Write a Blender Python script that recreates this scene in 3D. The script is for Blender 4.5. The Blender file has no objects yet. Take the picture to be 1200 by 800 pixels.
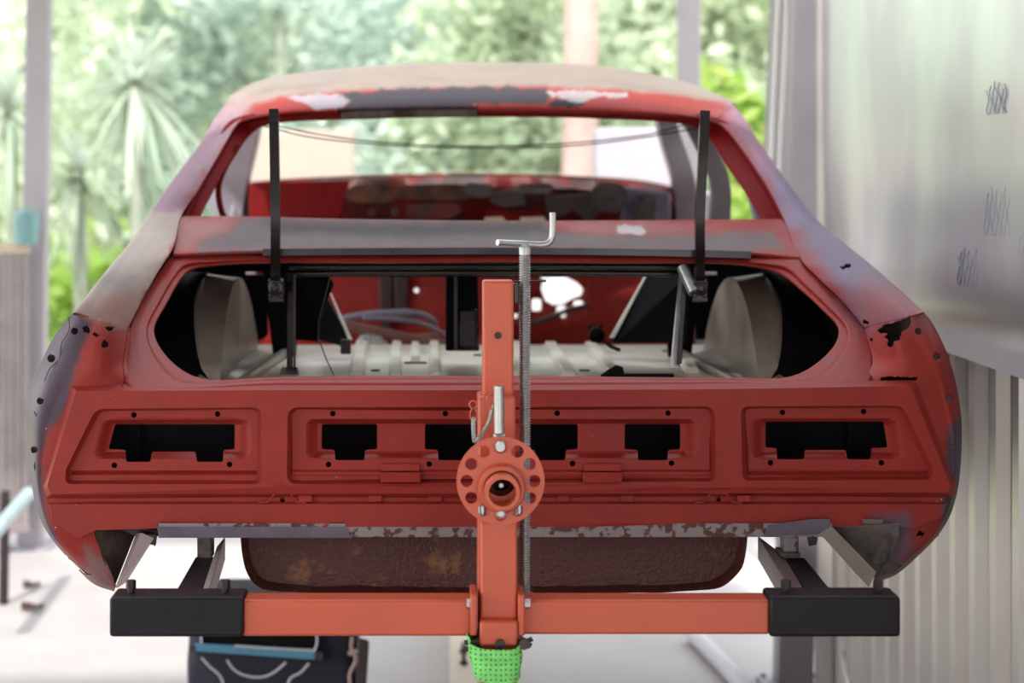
import bpy, bmesh, math, random
import numpy as np
from mathutils import Vector, Matrix, noise
from mathutils.geometry import delaunay_2d_cdt
random.seed(7)
PI = math.pi
sc = bpy.context.scene
COL = bpy.data.collections.new('scene'); sc.collection.children.link(COL)

# ------------------------------------------------------------------ camera, light, exposure
F = 2320.0            # focal length in pixels of the 1200 x 800 frame
CX, CY = 516.0, 200.0 # where the level viewing axis meets the frame
EYE = 1.75
cam_d = bpy.data.cameras.new('camera'); cam = bpy.data.objects.new('camera', cam_d); COL.objects.link(cam)
cam_d.sensor_width = 36.0; cam_d.lens = F*36/1200
cam_d.shift_x = (600-CX)/1200; cam_d.shift_y = (CY-400)/1200
cam_d.clip_end = 400
cam.location = (0, -4, EYE); cam.rotation_euler = (PI/2, 0, 0)
cam_d.dof.use_dof = True; cam_d.dof.focus_distance = 4.0; cam_d.dof.aperture_fstop = 2.7
sc.camera = cam
sc.view_settings.view_transform = 'Standard'; sc.view_settings.look = 'None'
sc.view_settings.gamma = 1; sc.view_settings.use_curve_mapping = False
sc.view_settings.exposure = 0.5
w = bpy.data.worlds.new('sky'); sc.world = w; w.use_nodes = True
nt = w.node_tree; bg = nt.nodes['Background']
tc = nt.nodes.new('ShaderNodeTexCoord'); sp = nt.nodes.new('ShaderNodeSeparateXYZ'); cr = nt.nodes.new('ShaderNodeValToRGB')
nt.links.new(tc.outputs['Generated'], sp.inputs[0]); nt.links.new(sp.outputs['Z'], cr.inputs[0]); nt.links.new(cr.outputs[0], bg.inputs[0])
cr.color_ramp.elements[0].position = 0.0; cr.color_ramp.elements[0].color = (1.0, .97, .93, 1)
cr.color_ramp.elements[1].position = 0.6; cr.color_ramp.elements[1].color = (.80, .90, 1.0, 1)
bg.inputs[1].default_value = 2.3
sun_d = bpy.data.lights.new('sun', 'SUN'); sun = bpy.data.objects.new('sun', sun_d); COL.objects.link(sun)
sun_d.energy = 5.0; sun_d.angle = math.radians(3); sun_d.color = (1, .96, .88)
sun.rotation_euler = (math.radians(38), math.radians(-12), 0); sun.location = (0, 0, 8)

# ------------------------------------------------------------------ helpers
def lin(r, g, b):
    f = lambda c: (c/255/12.92) if c/255 <= .04045 else ((c/255+.055)/1.055)**2.4
    return (f(r)*KA, f(g)*KA, f(b)*KA)
KA = .62
def linb(r, g, b): return tuple(c/KA for c in lin(r, g, b))
def P(px, py, Y):
    d = 4.0+Y
    return Vector(((px-CX)*d/F, Y, EYE+(CY-py)*d/F))
def tag(o, label=None, cat=None, group=None, kind=None):
    if label: o['label'] = label
    if cat: o['category'] = cat
    if group: o['group'] = group
    if kind: o['kind'] = kind
    return o
def empty(name, loc, label, cat, group=None):
    o = bpy.data.objects.new(name, None); COL.objects.link(o); o.location = loc; o.empty_display_size = .1
    return tag(o, label, cat, group)
INV = {}
def link(name, me, mat, parent=None):
    o = bpy.data.objects.new(name, me); COL.objects.link(o)
    if mat: me.materials.append(mat)
    if parent:
        o.parent = parent
        if parent.type == 'EMPTY': o.matrix_parent_inverse = Matrix.Translation(-parent.location)
    return o
def finish(o, smooth=True, angle=35, solid=0, bevel=0, offset=0.0, seg=2):
    me = o.data
    if smooth:
        me.polygons.foreach_set('use_smooth', [True]*len(me.polygons))
        if angle < 180: me.set_sharp_from_angle(angle=math.radians(angle))
    if solid:
        m = o.modifiers.new('solid', 'SOLIDIFY'); m.thickness = solid; m.offset = offset; m.use_even_offset = False
    if bevel:
        m = o.modifiers.new('bevel', 'BEVEL'); m.width = bevel; m.segments = seg; m.limit_method = 'ANGLE'; m.angle_limit = math.radians(40)
    return o

class MB:
    def __init__(s): s.v = []; s.f = []
    def add(s, vs, fs):
        n = len(s.v); s.v += [tuple(x) for x in vs]; s.f += [tuple(i+n for i in f) for f in fs]; return s
    def box(s, a, b):
        x0,y0,z0 = a; x1,y1,z1 = b
        return s.add([(x0,y0,z0),(x1,y0,z0),(x1,y1,z0),(x0,y1,z0),(x0,y0,z1),(x1,y0,z1),(x1,y1,z1),(x0,y1,z1)],
                     [(0,3,2,1),(4,5,6,7),(0,1,5,4),(1,2,6,5),(2,3,7,6),(3,0,4,7)])
    def hexa(s, q0, q1):
        # q0 and q1: matching loops, joined to a closed prism
        n = len(q0)
        return s.add(list(q0)+list(q1), [tuple(range(n))[::-1], tuple(range(n, 2*n))]+[(i,(i+1)%n,n+(i+1)%n,n+i) for i in range(n)])
    def prism(s, pts, y0, y1):
        # outline in (x, z), extruded along y
        return s.hexa([(x,y0,z) for x,z in pts], [(x,y1,z) for x,z in pts])
    def bar(s, a, b, wx, wz, up=(0,0,1)):
        a = Vector(a); b = Vector(b); d = (b-a).normalized(); u = Vector(up)
        if abs(d.dot(u)) > .98: u = Vector((0,1,0))
        sx = d.cross(u).normalized()*wx/2; sz = sx.cross(d).normalized()*wz/2
        return s.hexa([a-sx-sz,a+sx-sz,a+sx+sz,a-sx+sz],[b-sx-sz,b+sx-sz,b+sx+sz,b-sx+sz])
    def tube(s, pts, r, n=12, closed=False, cap=True):
        pts = [Vector(p) for p in pts]; m = len(pts); rr = r if hasattr(r, '__len__') else [r]*m
        base = len(s.v); prev = None
        for i, p in enumerate(pts):
            if closed: t = pts[(i+1)%m]-pts[i-1]
            else: t = pts[min(i+1,m-1)]-pts[max(i-1,0)]
            t.normalize()
            if prev is None:
                u = Vector((0,0,1)) if abs(t.z) < .9 else Vector((1,0,0))
                u = (u-t*u.dot(t)).normalized()
            else: u = (prev-t*prev.dot(t)).normalized()
            prev = u; v = t.cross(u)
            for k in range(n):
                a = 2*PI*k/n; s.v.append(tuple(p+(u*math.cos(a)+v*math.sin(a))*rr[i]))
        for i in range(m if closed else m-1):
            j = (i+1)%m
            for k in range(n):
                s.f.append((base+i*n+k, base+i*n+(k+1)%n, base+j*n+(k+1)%n, base+j*n+k))
        if cap and not closed:
            s.f.append(tuple(base+k for k in range(n))[::-1]); s.f.append(tuple(base+(m-1)*n+k for k in range(n)))
        return s
    def lathe(s, o, axis, prof, n=32):
        # prof: list of (radius, distance along axis)
        o = Vector(o); t = Vector(axis).normalized(); u = Vector((0,0,1)) if abs(t.z) < .9 else Vector((1,0,0))
        u = (u-t*u.dot(t)).normalized(); v = t.cross(u); base = len(s.v); m = len(prof)
        for r, h in prof:
            for k in range(n):
                a = 2*PI*k/n; s.v.append(tuple(o+t*h+(u*math.cos(a)+v*math.sin(a))*r))
        for i in range(m-1):
            for k in range(n):
                s.f.append((base+i*n+k, base+i*n+(k+1)%n, base+(i+1)*n+(k+1)%n, base+(i+1)*n+k))
        return s
    def build(s, name, mat, parent=None, smooth=True, angle=35, solid=0, bevel=0, offset=0.0):
        me = bpy.data.meshes.new(name); me.from_pydata(s.v, [], s.f); me.validate(); me.update()
        bm = bmesh.new(); bm.from_mesh(me); bmesh.ops.recalc_face_normals(bm, faces=bm.faces); bm.to_mesh(me); bm.free()
        o = link(name, me, mat, parent)
        return finish(o, smooth, angle, solid, bevel, offset)

def catmull(pts, n, closed=False):
    # n samples, even in arc length, through the points
    pts = [Vector(p) for p in pts]; m = len(pts); out = []
    segs = m if closed else m-1; fine = []
    for i in range(segs):
        if closed: p0,p1,p2,p3 = pts[i-1],pts[i],pts[(i+1)%m],pts[(i+2)%m]
        else:
            p1,p2 = pts[i],pts[i+1]; p0 = pts[i-1] if i > 0 else p1*2-p2; p3 = pts[i+2] if i+2 < m else p2*2-p1
        L1=max((p1-p0).length,1e-6)**.5; L2=max((p2-p1).length,1e-6)**.5; L3=max((p3-p2).length,1e-6)**.5
        t0=0;t1=L1;t2=t1+L2;t3=t2+L3
        for k in range(12):
            t = t1+(t2-t1)*k/12
            A1=p0*((t1-t)/(t1-t0))+p1*((t-t0)/(t1-t0)); A2=p1*((t2-t)/(t2-t1))+p2*((t-t1)/(t2-t1)); A3=p2*((t3-t)/(t3-t2))+p3*((t-t2)/(t3-t2))
            B1=A1*((t2-t)/(t2-t0))+A2*((t-t0)/(t2-t0)); B2=A2*((t3-t)/(t3-t1))+A3*((t-t1)/(t3-t1))
            fine.append((B1*((t2-t)/(t2-t1))+B2*((t-t1)/(t2-t1)), i+k/12))
    if not closed: fine.append((pts[-1].copy(), m-1))
    return fine
def resample(pts, n, closed=False, keep=False):
    fine = catmull(pts, n, closed)
    if keep:  # even in parameter, so that matched rows stay matched
        P_ = [f[0] for f in fine]; m = len(P_); tot = m if closed else m-1
        out = []
        for i in range(n):
            t = tot*i/(n if closed else n-1); k = min(int(t), tot-1); out.append(P_[k%m].lerp(P_[(k+1)%m], t-k))
        return out
    P_ = [f[0] for f in fine]
    if closed: P_.append(P_[0].copy())
    L = [0]
    for i in range(1, len(P_)): L.append(L[-1]+(P_[i]-P_[i-1]).length)
    out = []; j = 0
    for i in range(n):
        t = L[-1]*i/(n if closed else n-1)
        while j < len(L)-2 and L[j+1] < t: j += 1
        out.append(P_[j].lerp(P_[j+1], (t-L[j])/max(L[j+1]-L[j], 1e-9)))
    return out

# paint regions on the car's rear, in the px,py of its traced outline: (polygon, colour, softness, wobble)
RED = lin(170,55,48); LAV = lin(150,130,155); PALE = lin(192,170,160); GREY = lin(125,112,118); DARK = lin(66,56,62)
PURP = lin(92,76,92); PINK = lin(190,128,128)
REGIONS = [
 ([(255,122),(270,95),(345,70),(450,60),(700,60),(800,80),(880,122),(850,120),(780,109),(640,102),(500,104),(400,108),(330,113),(290,122)], lin(164,147,137), 3, 3),
 ([(258,128),(270,112),(300,112),(250,190),(190,262),(150,300),(150,262)], lin(178,150,150), 6, 6),
 ([(215,170),(258,132),(272,136),(262,158),(236,205),(212,248),(200,262),(170,262),(170,235)], lin(165,128,142), 9, 6),
 ([(335,113),(400,109),(412,118),(400,127),(370,128),(350,118)], lin(178,165,172), 1.2, 3),
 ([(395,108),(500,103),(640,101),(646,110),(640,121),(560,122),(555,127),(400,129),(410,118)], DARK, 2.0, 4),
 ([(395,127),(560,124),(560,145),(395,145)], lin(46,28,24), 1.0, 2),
 ([(637,105),(738,108),(734,114),(690,113),(680,124),(660,122),(668,116),(646,114)], lin(186,172,170), 1.0, 4),
 ([(640,124),(650,116),(685,122),(676,126)], lin(40,32,34), 1.0, 3),
 ([(848,116),(852,138),(885,190),(924,262),(1000,262),(900,120)], lin(168,128,150), 10, 6),
 ([(905,210),(925,262),(985,340),(1010,380),(1060,368),(1090,350),(990,262),(930,190)], lin(138,124,150), 12, 8),
 ([(1010,330),(1100,330),(1100,375),(1012,384),(1000,360)], lin(160,96,104), 14, 8),
 ([(60,390),(120,300),(165,250),(230,250),(214,256),(204,284),(188,312),(166,348),(148,384),(112,374),(86,368)], PALE, 2, 4),
 ([(80,372),(130,336),(160,350),(150,384),(112,376)], lin(178,132,122), 12, 6),
 ([(128,318),(160,322),(150,345),(118,340)], lin(160,144,140), 8, 8),
 ([(212,256),(275,254),(262,275),(226,288),(205,290)], lin(182,122,116), 8, 5),
 ([(285,255),(640,259),(650,270),(700,274),(800,276),(905,272),(915,290),(870,297),(500,292),(230,296),(232,284),(268,272)], lin(118,104,108), 5, 4),
 ([(310,262),(630,262),(640,272),(480,281),(330,272)], lin(76,66,70), 5, 4),
 ([(645,260),(760,260),(840,268),(760,274),(680,274)], lin(178,108,108), 4, 4),
 ([(720,262),(738,264),(758,270),(752,275),(724,272)], lin(215,200,200), .8, 5),
 ([(20,366),(92,366),(108,378),(88,430),(80,480),(58,500),(48,540),(54,600),(70,640),(30,640),(10,500)], PURP, 3, 3),
 ([(1112,500),(1140,480),(1140,620),(1100,640)], PURP, 3, 3),
 ([(1022,606),(1064,600),(1070,640),(1050,690),(1010,690)], lin(118,98,120), 8, 6),
 ([(100,640),(128,655),(138,700),(100,690)], lin(150,110,110), 5, 5),
]
HOLES = [ # torn metal: polygons in the same frame, faces inside are gone
 [(1028,388),(1036,380),(1050,378),(1066,370),(1067,377),(1063,386),(1058,388),(1054,398),(1044,402),(1036,396),(1040,390),(1032,391)],
 [(1010,374),(1018,377),(1017,380),(1012,379)],
 [(984,312),(998,309),(997,313),(988,316)],
 [(1032,442),(1042,441),(1056,442),(1075,442),(1075,447),(1056,446),(1040,448),(1032,446)],
 [(96,384),(103,381),(106,388),(104,391),(99,389)],
 [(108,391),(112,389),(117,393),(114,395)],
 [(122,383),(134,383),(132,388),(127,388)],
 [(118,402),(122,398),(127,401),(126,407),(120,408)],
 [(78,650),(92,662),(104,671),(112,674),(100,672),(84,660)],
 [(1040,658),(1052,660),(1056,664),(1044,672),(1037,668)],
 [(1076,622),(1084,624),(1082,628),(1074,628)],
]
def circ(cx, cy, r, n=18): return [(cx+r*math.cos(2*PI*k/n), cy+r*math.sin(2*PI*k/n)) for k in range(n)]
for c in [(88,388,4),(61,420,4.6),(48,470,4),(41,527,4),(1076,388,4),(1043,403,4),(1098,418,4.6),(1112,467,4.3),(1117,524,4),(1021,398,2)]: HOLES.append(circ(*c))
def inside(poly, x, y):
    r = np.zeros(x.shape, bool); n = len(poly)
    for i in range(n):
        x0,y0 = poly[i]; x1,y1 = poly[(i+1)%n]
        if y0 == y1: continue
        c = ((y0 > y) != (y1 > y)) & (x < (x1-x0)*(y-y0)/(y1-y0)+x0); r ^= c
    return r
def sdist(poly, x, y):
    d = np.full(x.shape, 1e9); n = len(poly)
    for i in range(n):
        x0,y0 = poly[i]; x1,y1 = poly[(i+1)%n]; dx,dy = x1-x0,y1-y0
        t = np.clip(((x-x0)*dx+(y-y0)*dy)/max(dx*dx+dy*dy,1e-9),0,1)
        d = np.minimum(d, np.hypot(x-x0-t*dx, y-y0-t*dy))
    return np.where(inside(poly,x,y), -d, d)
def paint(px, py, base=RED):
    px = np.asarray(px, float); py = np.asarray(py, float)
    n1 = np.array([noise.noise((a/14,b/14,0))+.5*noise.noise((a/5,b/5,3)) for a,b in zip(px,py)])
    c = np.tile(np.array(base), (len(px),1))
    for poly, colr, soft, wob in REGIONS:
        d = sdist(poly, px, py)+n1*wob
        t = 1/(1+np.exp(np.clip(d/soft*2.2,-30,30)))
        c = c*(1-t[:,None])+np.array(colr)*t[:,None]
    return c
def set_col(me, cols):
    a = me.color_attributes.new('Col', 'FLOAT_COLOR', 'POINT')
    buf = np.ones((len(me.vertices),4)); buf[:,:3] = cols; a.data.foreach_set('color', buf.ravel())

def grid_patch(name, rows, nu, nv, mat, parent, closed=False, holes=False, solid=.0016, world=False, base=RED, painted=True, linear_v=False, angle=60, offset=-1.0):
    # rows of traced (px, py, Y) control points -> smooth sheet
    R = [resample(r, nu, closed, keep=True) for r in rows]
    G = []
    if linear_v:
        for j in range(nv):
            t = j/(nv-1)*(len(R)-1); k = min(int(t), len(R)-2); G.append([R[k][i].lerp(R[k+1][i], t-k) for i in range(nu)])
    else:
        cols_ = [resample([r[i] for r in R], nv, False, keep=True) for i in range(nu)]
        G = [[cols_[i][j] for i in range(nu)] for j in range(nv)]
    v = [ (tuple(q) if world else tuple(P(*q))) for row in G for q in row]
    f = []
    for j in range(nv-1):
        for i in range(nu if closed else nu-1):
            i2 = (i+1)%nu; f.append((j*nu+i, j*nu+i2, (j+1)*nu+i2, (j+1)*nu+i))
    px = np.array([q[0] for row in G for q in row]); py = np.array([q[1] for row in G for q in row])
    if holes:
        fa = np.array(f); cx = px[fa].mean(1); cy = py[fa].mean(1); keep_ = np.ones(len(f), bool)
        jit = np.array([noise.noise((a/4,b/4,9)) for a,b in zip(cx,cy)])
        for h in HOLES:
            if len(h) == 18: keep_ &= ~inside(h, cx, cy)
            else: keep_ &= sdist(h, cx, cy)+jit*1.6 > 0
        f = [q for q, k in zip(f, keep_) if k]
    me = bpy.data.meshes.new(name); me.from_pydata(v, [], f); me.update()
    if painted and not world: set_col(me, paint(px, py, base))
    elif painted: set_col(me, np.tile(np.array(base), (len(v),1)))
    o = link(name, me, mat, parent)
    return finish(o, True, angle, solid, 0, offset)

def rpoly(pts, r, n=5):
    # rounded polygon; r one radius or one per corner; matched vertex counts for matched corner counts
    m = len(pts); out = []
    for i in range(m):
        p = Vector(pts[i]); a = Vector(pts[i-1])-p; b = Vector(pts[(i+1)%m])-p
        rr = r[i] if hasattr(r,'__len__') else r
        ang = a.angle(b); l = min(rr/math.tan(ang/2), a.length*.48, b.length*.48)
        p0 = p+a.normalized()*l; p2 = p+b.normalized()*l
        for k in range(n+1):
            t = k/n; out.append(tuple(p0*(1-t)**2+p*2*t*(1-t)+p2*t*t))
    return out
def cdt_plate(outer, holes, Yf, step=12):
    # flat-ish sheet with real openings; returns verts (px,py,Y), faces
    vs = []; es = []
    def loop(l):
        n0 = len(vs); vs.extend([Vector(p) for p in l]); es.extend([(n0+i, n0+(i+1)%len(l)) for i in range(len(l))])
    loop(outer)
    for h in holes: loop(h)
    xs = [p[0] for p in outer]; ys = [p[1] for p in outer]
    gx, gy = np.meshgrid(np.arange(min(xs)+step/2, max(xs), step), np.arange(min(ys)+step/2, max(ys), step))
    gx = gx.ravel(); gy = gy.ravel(); ok = sdist(outer, gx, gy) < -step*.35
    for h in holes: ok &= sdist(h, gx, gy) > step*.35
    vs.extend([Vector((a,b)) for a,b in zip(gx[ok], gy[ok])])
    V, E, Fc, *_ = delaunay_2d_cdt(vs, es, [], 0, 1e-5)
    V = [tuple(p) for p in V]
    fa = np.array([f for f in Fc]); vx = np.array([p[0] for p in V]); vy = np.array([p[1] for p in V])
    cx = vx[fa].mean(1); cy = vy[fa].mean(1); k = inside(outer, cx, cy)
    for h in holes: k &= ~inside(h, cx, cy)
    return [(p[0],p[1],Yf(*p)) for p in V], [tuple(int(i) for i in f) for f in fa[k]]
def band(l0, y0, l1, y1):
    # wall between two matched loops at depths y0(px,py), y1(px,py)
    n = len(l0); v = [(p[0],p[1],y0(*p)) for p in l0]+[(p[0],p[1],y1(*p)) for p in l1]
    return v, [(i,(i+1)%n,n+(i+1)%n,n+i) for i in range(n)]

# ------------------------------------------------------------------ materials
def new_mat(name):
    m = bpy.data.materials.new(name); m.use_nodes = True; t = m.node_tree; return m, t, t.nodes['Principled BSDF']
def N(t, typ, **kw):
    n = t.nodes.new(typ)
    for k, v in kw.items():
        if k in n.inputs: n.inputs[k].default_value = v
        else: setattr(n, k, v)
    return n
def mat(name, col, rough=.5, metal=0, var=.12, scale=8, bump=0, bscale=60, rvar=.1, col2=None, thr=.5, soft=.1, trans=0, spec=.5):
    m, t, b = new_mat(name); L = t.links.new
    tcn = N(t,'ShaderNodeTexCoord'); nz = N(t,'ShaderNodeTexNoise', Scale=scale, Detail=6.0, Roughness=.6); L(tcn.outputs['Object'], nz.inputs['Vector'])
    ramp = N(t,'ShaderNodeValToRGB'); e = ramp.color_ramp.elements
    c = Vector(col)
    if col2 is None:
        e[0].color = (*(c*(1-var)),1); e[1].color = (*[min(1,x) for x in c*(1+var)],1); e[0].position = .35; e[1].position = .65
    else:
        e[0].color = (*c,1); e[1].color = (*col2,1); e[0].position = thr-soft; e[1].position = thr+soft
    L(nz.outputs['Fac'], ramp.inputs[0]); L(ramp.outputs[0], b.inputs['Base Color'])
    mr = N(t,'ShaderNodeMapRange'); mr.inputs['To Min'].default_value = max(.02, rough-rvar); mr.inputs['To Max'].default_value = min(1, rough+rvar)
    L(nz.outputs['Fac'], mr.inputs[0]); L(mr.outputs[0], b.inputs['Roughness'])
    b.inputs['Metallic'].default_value = metal; b.inputs['Specular IOR Level'].default_value = spec
    if bump:
        n2 = N(t,'ShaderNodeTexNoise', Scale=bscale, Detail=4.0); L(tcn.outputs['Object'], n2.inputs['Vector'])
        bp = N(t,'ShaderNodeBump', Strength=bump, Distance=.004); L(n2.outputs['Fac'], bp.inputs['Height']); L(bp.outputs[0], b.inputs['Normal'])
    return m
def paint_mat():
    m, t, b = new_mat('red_oxide_primer'); L = t.links.new
    at = N(t,'ShaderNodeVertexColor'); at.layer_name = 'Col'
    tcn = N(t,'ShaderNodeTexCoord'); nz = N(t,'ShaderNodeTexNoise', Scale=9.0, Detail=8.0, Roughness=.65); L(tcn.outputs['Object'], nz.inputs['Vector'])
    mr = N(t,'ShaderNodeMapRange'); mr.inputs['From Min'].default_value=.3; mr.inputs['From Max'].default_value=.7; mr.inputs['To Min'].default_value = .86; mr.inputs['To Max'].default_value = 1.1
    L(nz.outputs['Fac'], mr.inputs[0])
    mx = N(t,'ShaderNodeMix', data_type='RGBA', blend_type='MULTIPLY'); mx.inputs[0].default_value = 1
    L(at.outputs['Color'], mx.inputs[6]); L(mr.outputs[0], mx.inputs[7])
    # sparse chips
    n3 = N(t,'ShaderNodeTexNoise', Scale=95.0, Detail=3.0); L(tcn.outputs['Object'], n3.inputs['Vector'])
    gt = N(t,'ShaderNodeMath', operation='GREATER_THAN'); gt.inputs[1].default_value = .765; L(n3.outputs['Fac'], gt.inputs[0])
    m2 = N(t,'ShaderNodeMix', data_type='RGBA'); L(gt.outputs[0], m2.inputs[0]); L(mx.outputs[2], m2.inputs[6]); m2.inputs[7].default_value = (.45,.38,.33,1)
    L(m2.outputs[2], b.inputs['Base Color'])
    mr2 = N(t,'ShaderNodeMapRange'); mr2.inputs['To Min'].default_value=.36; mr2.inputs['To Max'].default_value=.58; b.inputs['Specular IOR Level'].default_value=.2; L(nz.outputs['Fac'], mr2.inputs[0]); L(mr2.outputs[0], b.inputs['Roughness'])
    bp = N(t,'ShaderNodeBump', Strength=.12, Distance=.003); L(nz.outputs['Fac'], bp.inputs['Height']); L(bp.outputs[0], b.inputs['Normal'])
    return m
M = {}
M['paint'] = paint_mat()
M['red'] = mat('red_primer_plain', RED, .5, scale=9, bump=.1, bscale=30, spec=.2)
M['darkred'] = mat('deep_red_primer', lin(124,14,16), .6, scale=9, spec=.1)
M['orust'] = mat('orange_rust', lin(120,66,36), .7, scale=14, col2=lin(66,36,32), thr=.5, soft=.1, bump=.6, bscale=60)
M['strut_grey'] = mat('mauve_grey_steel', lin(170,156,158), .4, scale=12)
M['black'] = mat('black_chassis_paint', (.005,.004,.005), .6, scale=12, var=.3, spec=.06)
M['gloss'] = mat('gloss_black_paint', (.010,.007,.008), .22, scale=12, rvar=.06, spec=.3)
M['orange'] = mat('orange_enamel', lin(232,102,70), .36, scale=5, var=.05, bump=.05, bscale=40)
M['sleeve'] = mat('satin_black_steel', (.012,.010,.013), .45, scale=20, var=.2, spec=.2)
M['zinc'] = mat('zinc_plated_steel', (.40,.40,.41), .32, metal=.9, scale=30)
M['bare'] = mat('bare_floor_primer', linb(236,228,212), .34, scale=7, var=.10, metal=0, bump=.08, bscale=14)
M['hump'] = mat('wheel_house_primer', lin(196,182,168), .34, scale=6, var=.2, metal=.35)
M['lav'] = mat('lavender_primer', lin(168,160,172), .5, scale=8, var=.08)
M['tankrust'] = mat('rusty_tank_steel', lin(100,44,40), .42, scale=17, col2=lin(186,124,76), thr=.66, soft=.10, bump=1.0, bscale=120)
M['dashrust'] = mat('rusty_dash_steel', lin(120,20,20), .55, scale=7, col2=lin(74,46,44), thr=.5, soft=.04, bump=.5, bscale=60)
M['bracket'] = mat('rusty_frame_steel', lin(104,92,88), .55, scale=16, col2=lin(56,34,28), thr=.55, soft=.08, bump=.4, bscale=60)
M['strip'] = mat('chipped_flange', lin(160,148,150), .5, scale=42, col2=lin(96,48,50), thr=.53, soft=.03, bump=.4, bscale=60)
M['rubber'] = mat('channel_metal', lin(70,68,76), .22, scale=6, metal=.6, var=.3)
M['brown'] = mat('brown_steel', lin(70,56,56), .4, scale=14, var=.2)
M['galv'] = mat('galvanised_steel', lin(228,224,220), .42, metal=.35, scale=4, var=.06)
M['post'] = mat('grey_post_paint', lin(188,182,190), .5, scale=4, var=.05)
M['concrete'] = mat('concrete', lin(198,188,186), .6, scale=2.2, var=.07, bump=.2, bscale=90)
M['soil'] = mat('pale_garden_ground', lin(214,206,170), .9, scale=.6, col2=lin(176,196,120), thr=.52, soft=.12)
M['sheet'] = None
M['green'] = mat('green_webbing', lin(110,205,105), .7, scale=60, var=.15)
M['bag'] = mat('dark_navy_fabric', lin(40,38,56), .75, scale=30, var=.2, bump=.4, bscale=200)
M['cyan'] = mat('cyan_trim', lin(96,165,195), .6)
M['white'] = mat('white_cord', lin(225,222,228), .6, var=.03)
M['cream'] = mat('cream_paint', lin(236,214,190), .5, var=.05)
M['hose'] = mat('pale_blue_hose', lin(170,172,196), .4)
M['pinkhose'] = mat('pink_brown_hose', lin(178,128,118), .5)
M['bolt'] = mat('dark_rusty_bolt', lin(42,20,26), .5, scale=50)
M['trunk'] = mat('pinkish_bark', lin(205,172,165), .8, scale=5, var=.15)
M['hazy'] = mat('haze_toned_bark', lin(150,158,140), .8, scale=5, var=.15)  # background haze put into the trunk colour
M['cable'] = mat('black_cable', (.01,.014,.012), .4)
M['cloth'] = mat('white_cloth', lin(240,238,236), .8, var=.02)
M['dry'] = mat('dry_leaf', lin(90,58,44), .8)
M['bluepipe'] = mat('pale_blue_pipe', lin(196,216,224), .4)
M['redcap'] = mat('red_cap', lin(190,30,35), .5)
def sheet_mat():
    m, t, b = new_mat('brushed_sheet_metal'); L = t.links.new
    tcn = N(t,'ShaderNodeTexCoord'); nz = N(t,'ShaderNodeTexNoise', Scale=1.6, Detail=3.0); mp = N(t,'ShaderNodeMapping'); mp.inputs['Scale'].default_value=(1,1.2,.8)
    L(tcn.outputs['Object'], mp.inputs[0]); L(mp.outputs[0], nz.inputs['Vector'])
    r = N(t,'ShaderNodeValToRGB'); e = r.color_ramp.elements; e[0].position=.4; e[1].position=.6; e[0].color=(*linb(205,200,208),1); e[1].color=(*linb(222,226,222),1)
    L(nz.outputs['Fac'], r.inputs[0]); L(r.outputs[0], b.inputs['Base Color'])
    b.inputs['Metallic'].default_value = .8; b.inputs['Roughness'].default_value = .3
    bp = N(t,'ShaderNodeBump', Strength=.25, Distance=.02); L(nz.outputs['Fac'], bp.inputs['Height']); L(bp.outputs[0], b.inputs['Normal'])
    return m
M['sheet'] = sheet_mat()
def leaf_mat(name, c, c2):
    m, t, b = new_mat(name); L = t.links.new
    g = N(t,'ShaderNodeNewGeometry'); r = N(t,'ShaderNodeValToRGB'); r.color_ramp.elements[0].color=(*c,1); r.color_ramp.elements[1].color=(*c2,1)
    L(g.outputs['Random Per Island'], r.inputs[0]); L(r.outputs[0], b.inputs['Base Color']); b.inputs['Roughness'].default_value=.5
    tr = N(t,'ShaderNodeBsdfTranslucent'); L(r.outputs[0], tr.inputs[0]); mx = N(t,'ShaderNodeMixShader'); mx.inputs[0].default_value=.5
    L(b.outputs[0], mx.inputs[1]); L(tr.outputs[0], mx.inputs[2]); L(mx.outputs[0], t.nodes['Material Output'].inputs[0]); return m
LEAF = {  # teal, pale and mid are paled and greyed to hold haze in colour
 'teal': leaf_mat('hazed_blue_green_leaves', linb(176,192,180), linb(208,218,208)),
 'pale': leaf_mat('hazed_pale_green_leaves', linb(190,202,172), linb(218,224,204)),
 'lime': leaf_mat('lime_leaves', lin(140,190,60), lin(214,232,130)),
 'mid':  leaf_mat('hazed_mid_green_leaves', linb(176,190,162), linb(206,214,190)),
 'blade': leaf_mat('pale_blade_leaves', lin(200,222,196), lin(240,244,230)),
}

# ------------------------------------------------------------------ the setting
def struct(name, mb, m, **k):
    o = mb.build(name, m, None, **k); tag(o, kind='structure'); return o
struct('floor', MB().box((-6,-5.5,-.12),(1.9,5.6,0)), M['concrete'], smooth=False)
mbg = MB(); n = 40
gv = [(-30+60*i/n, 5.55+45*j/n, -.06+.05*noise.noise((i*.7,j*.7,0))) for j in range(n+1) for i in range(n+1)]
mbg.add(gv, [(j*(n+1)+i, j*(n+1)+i+1, (j+1)*(n+1)+i+1, (j+1)*(n+1)+i) for j in range(n) for i in range(n)])
struct('ground', mbg, M['soil'])
struct('ground_side', MB().box((-30,-20,-.2),(-6,5.6,-.05)), M['soil'], smooth=False)
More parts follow.
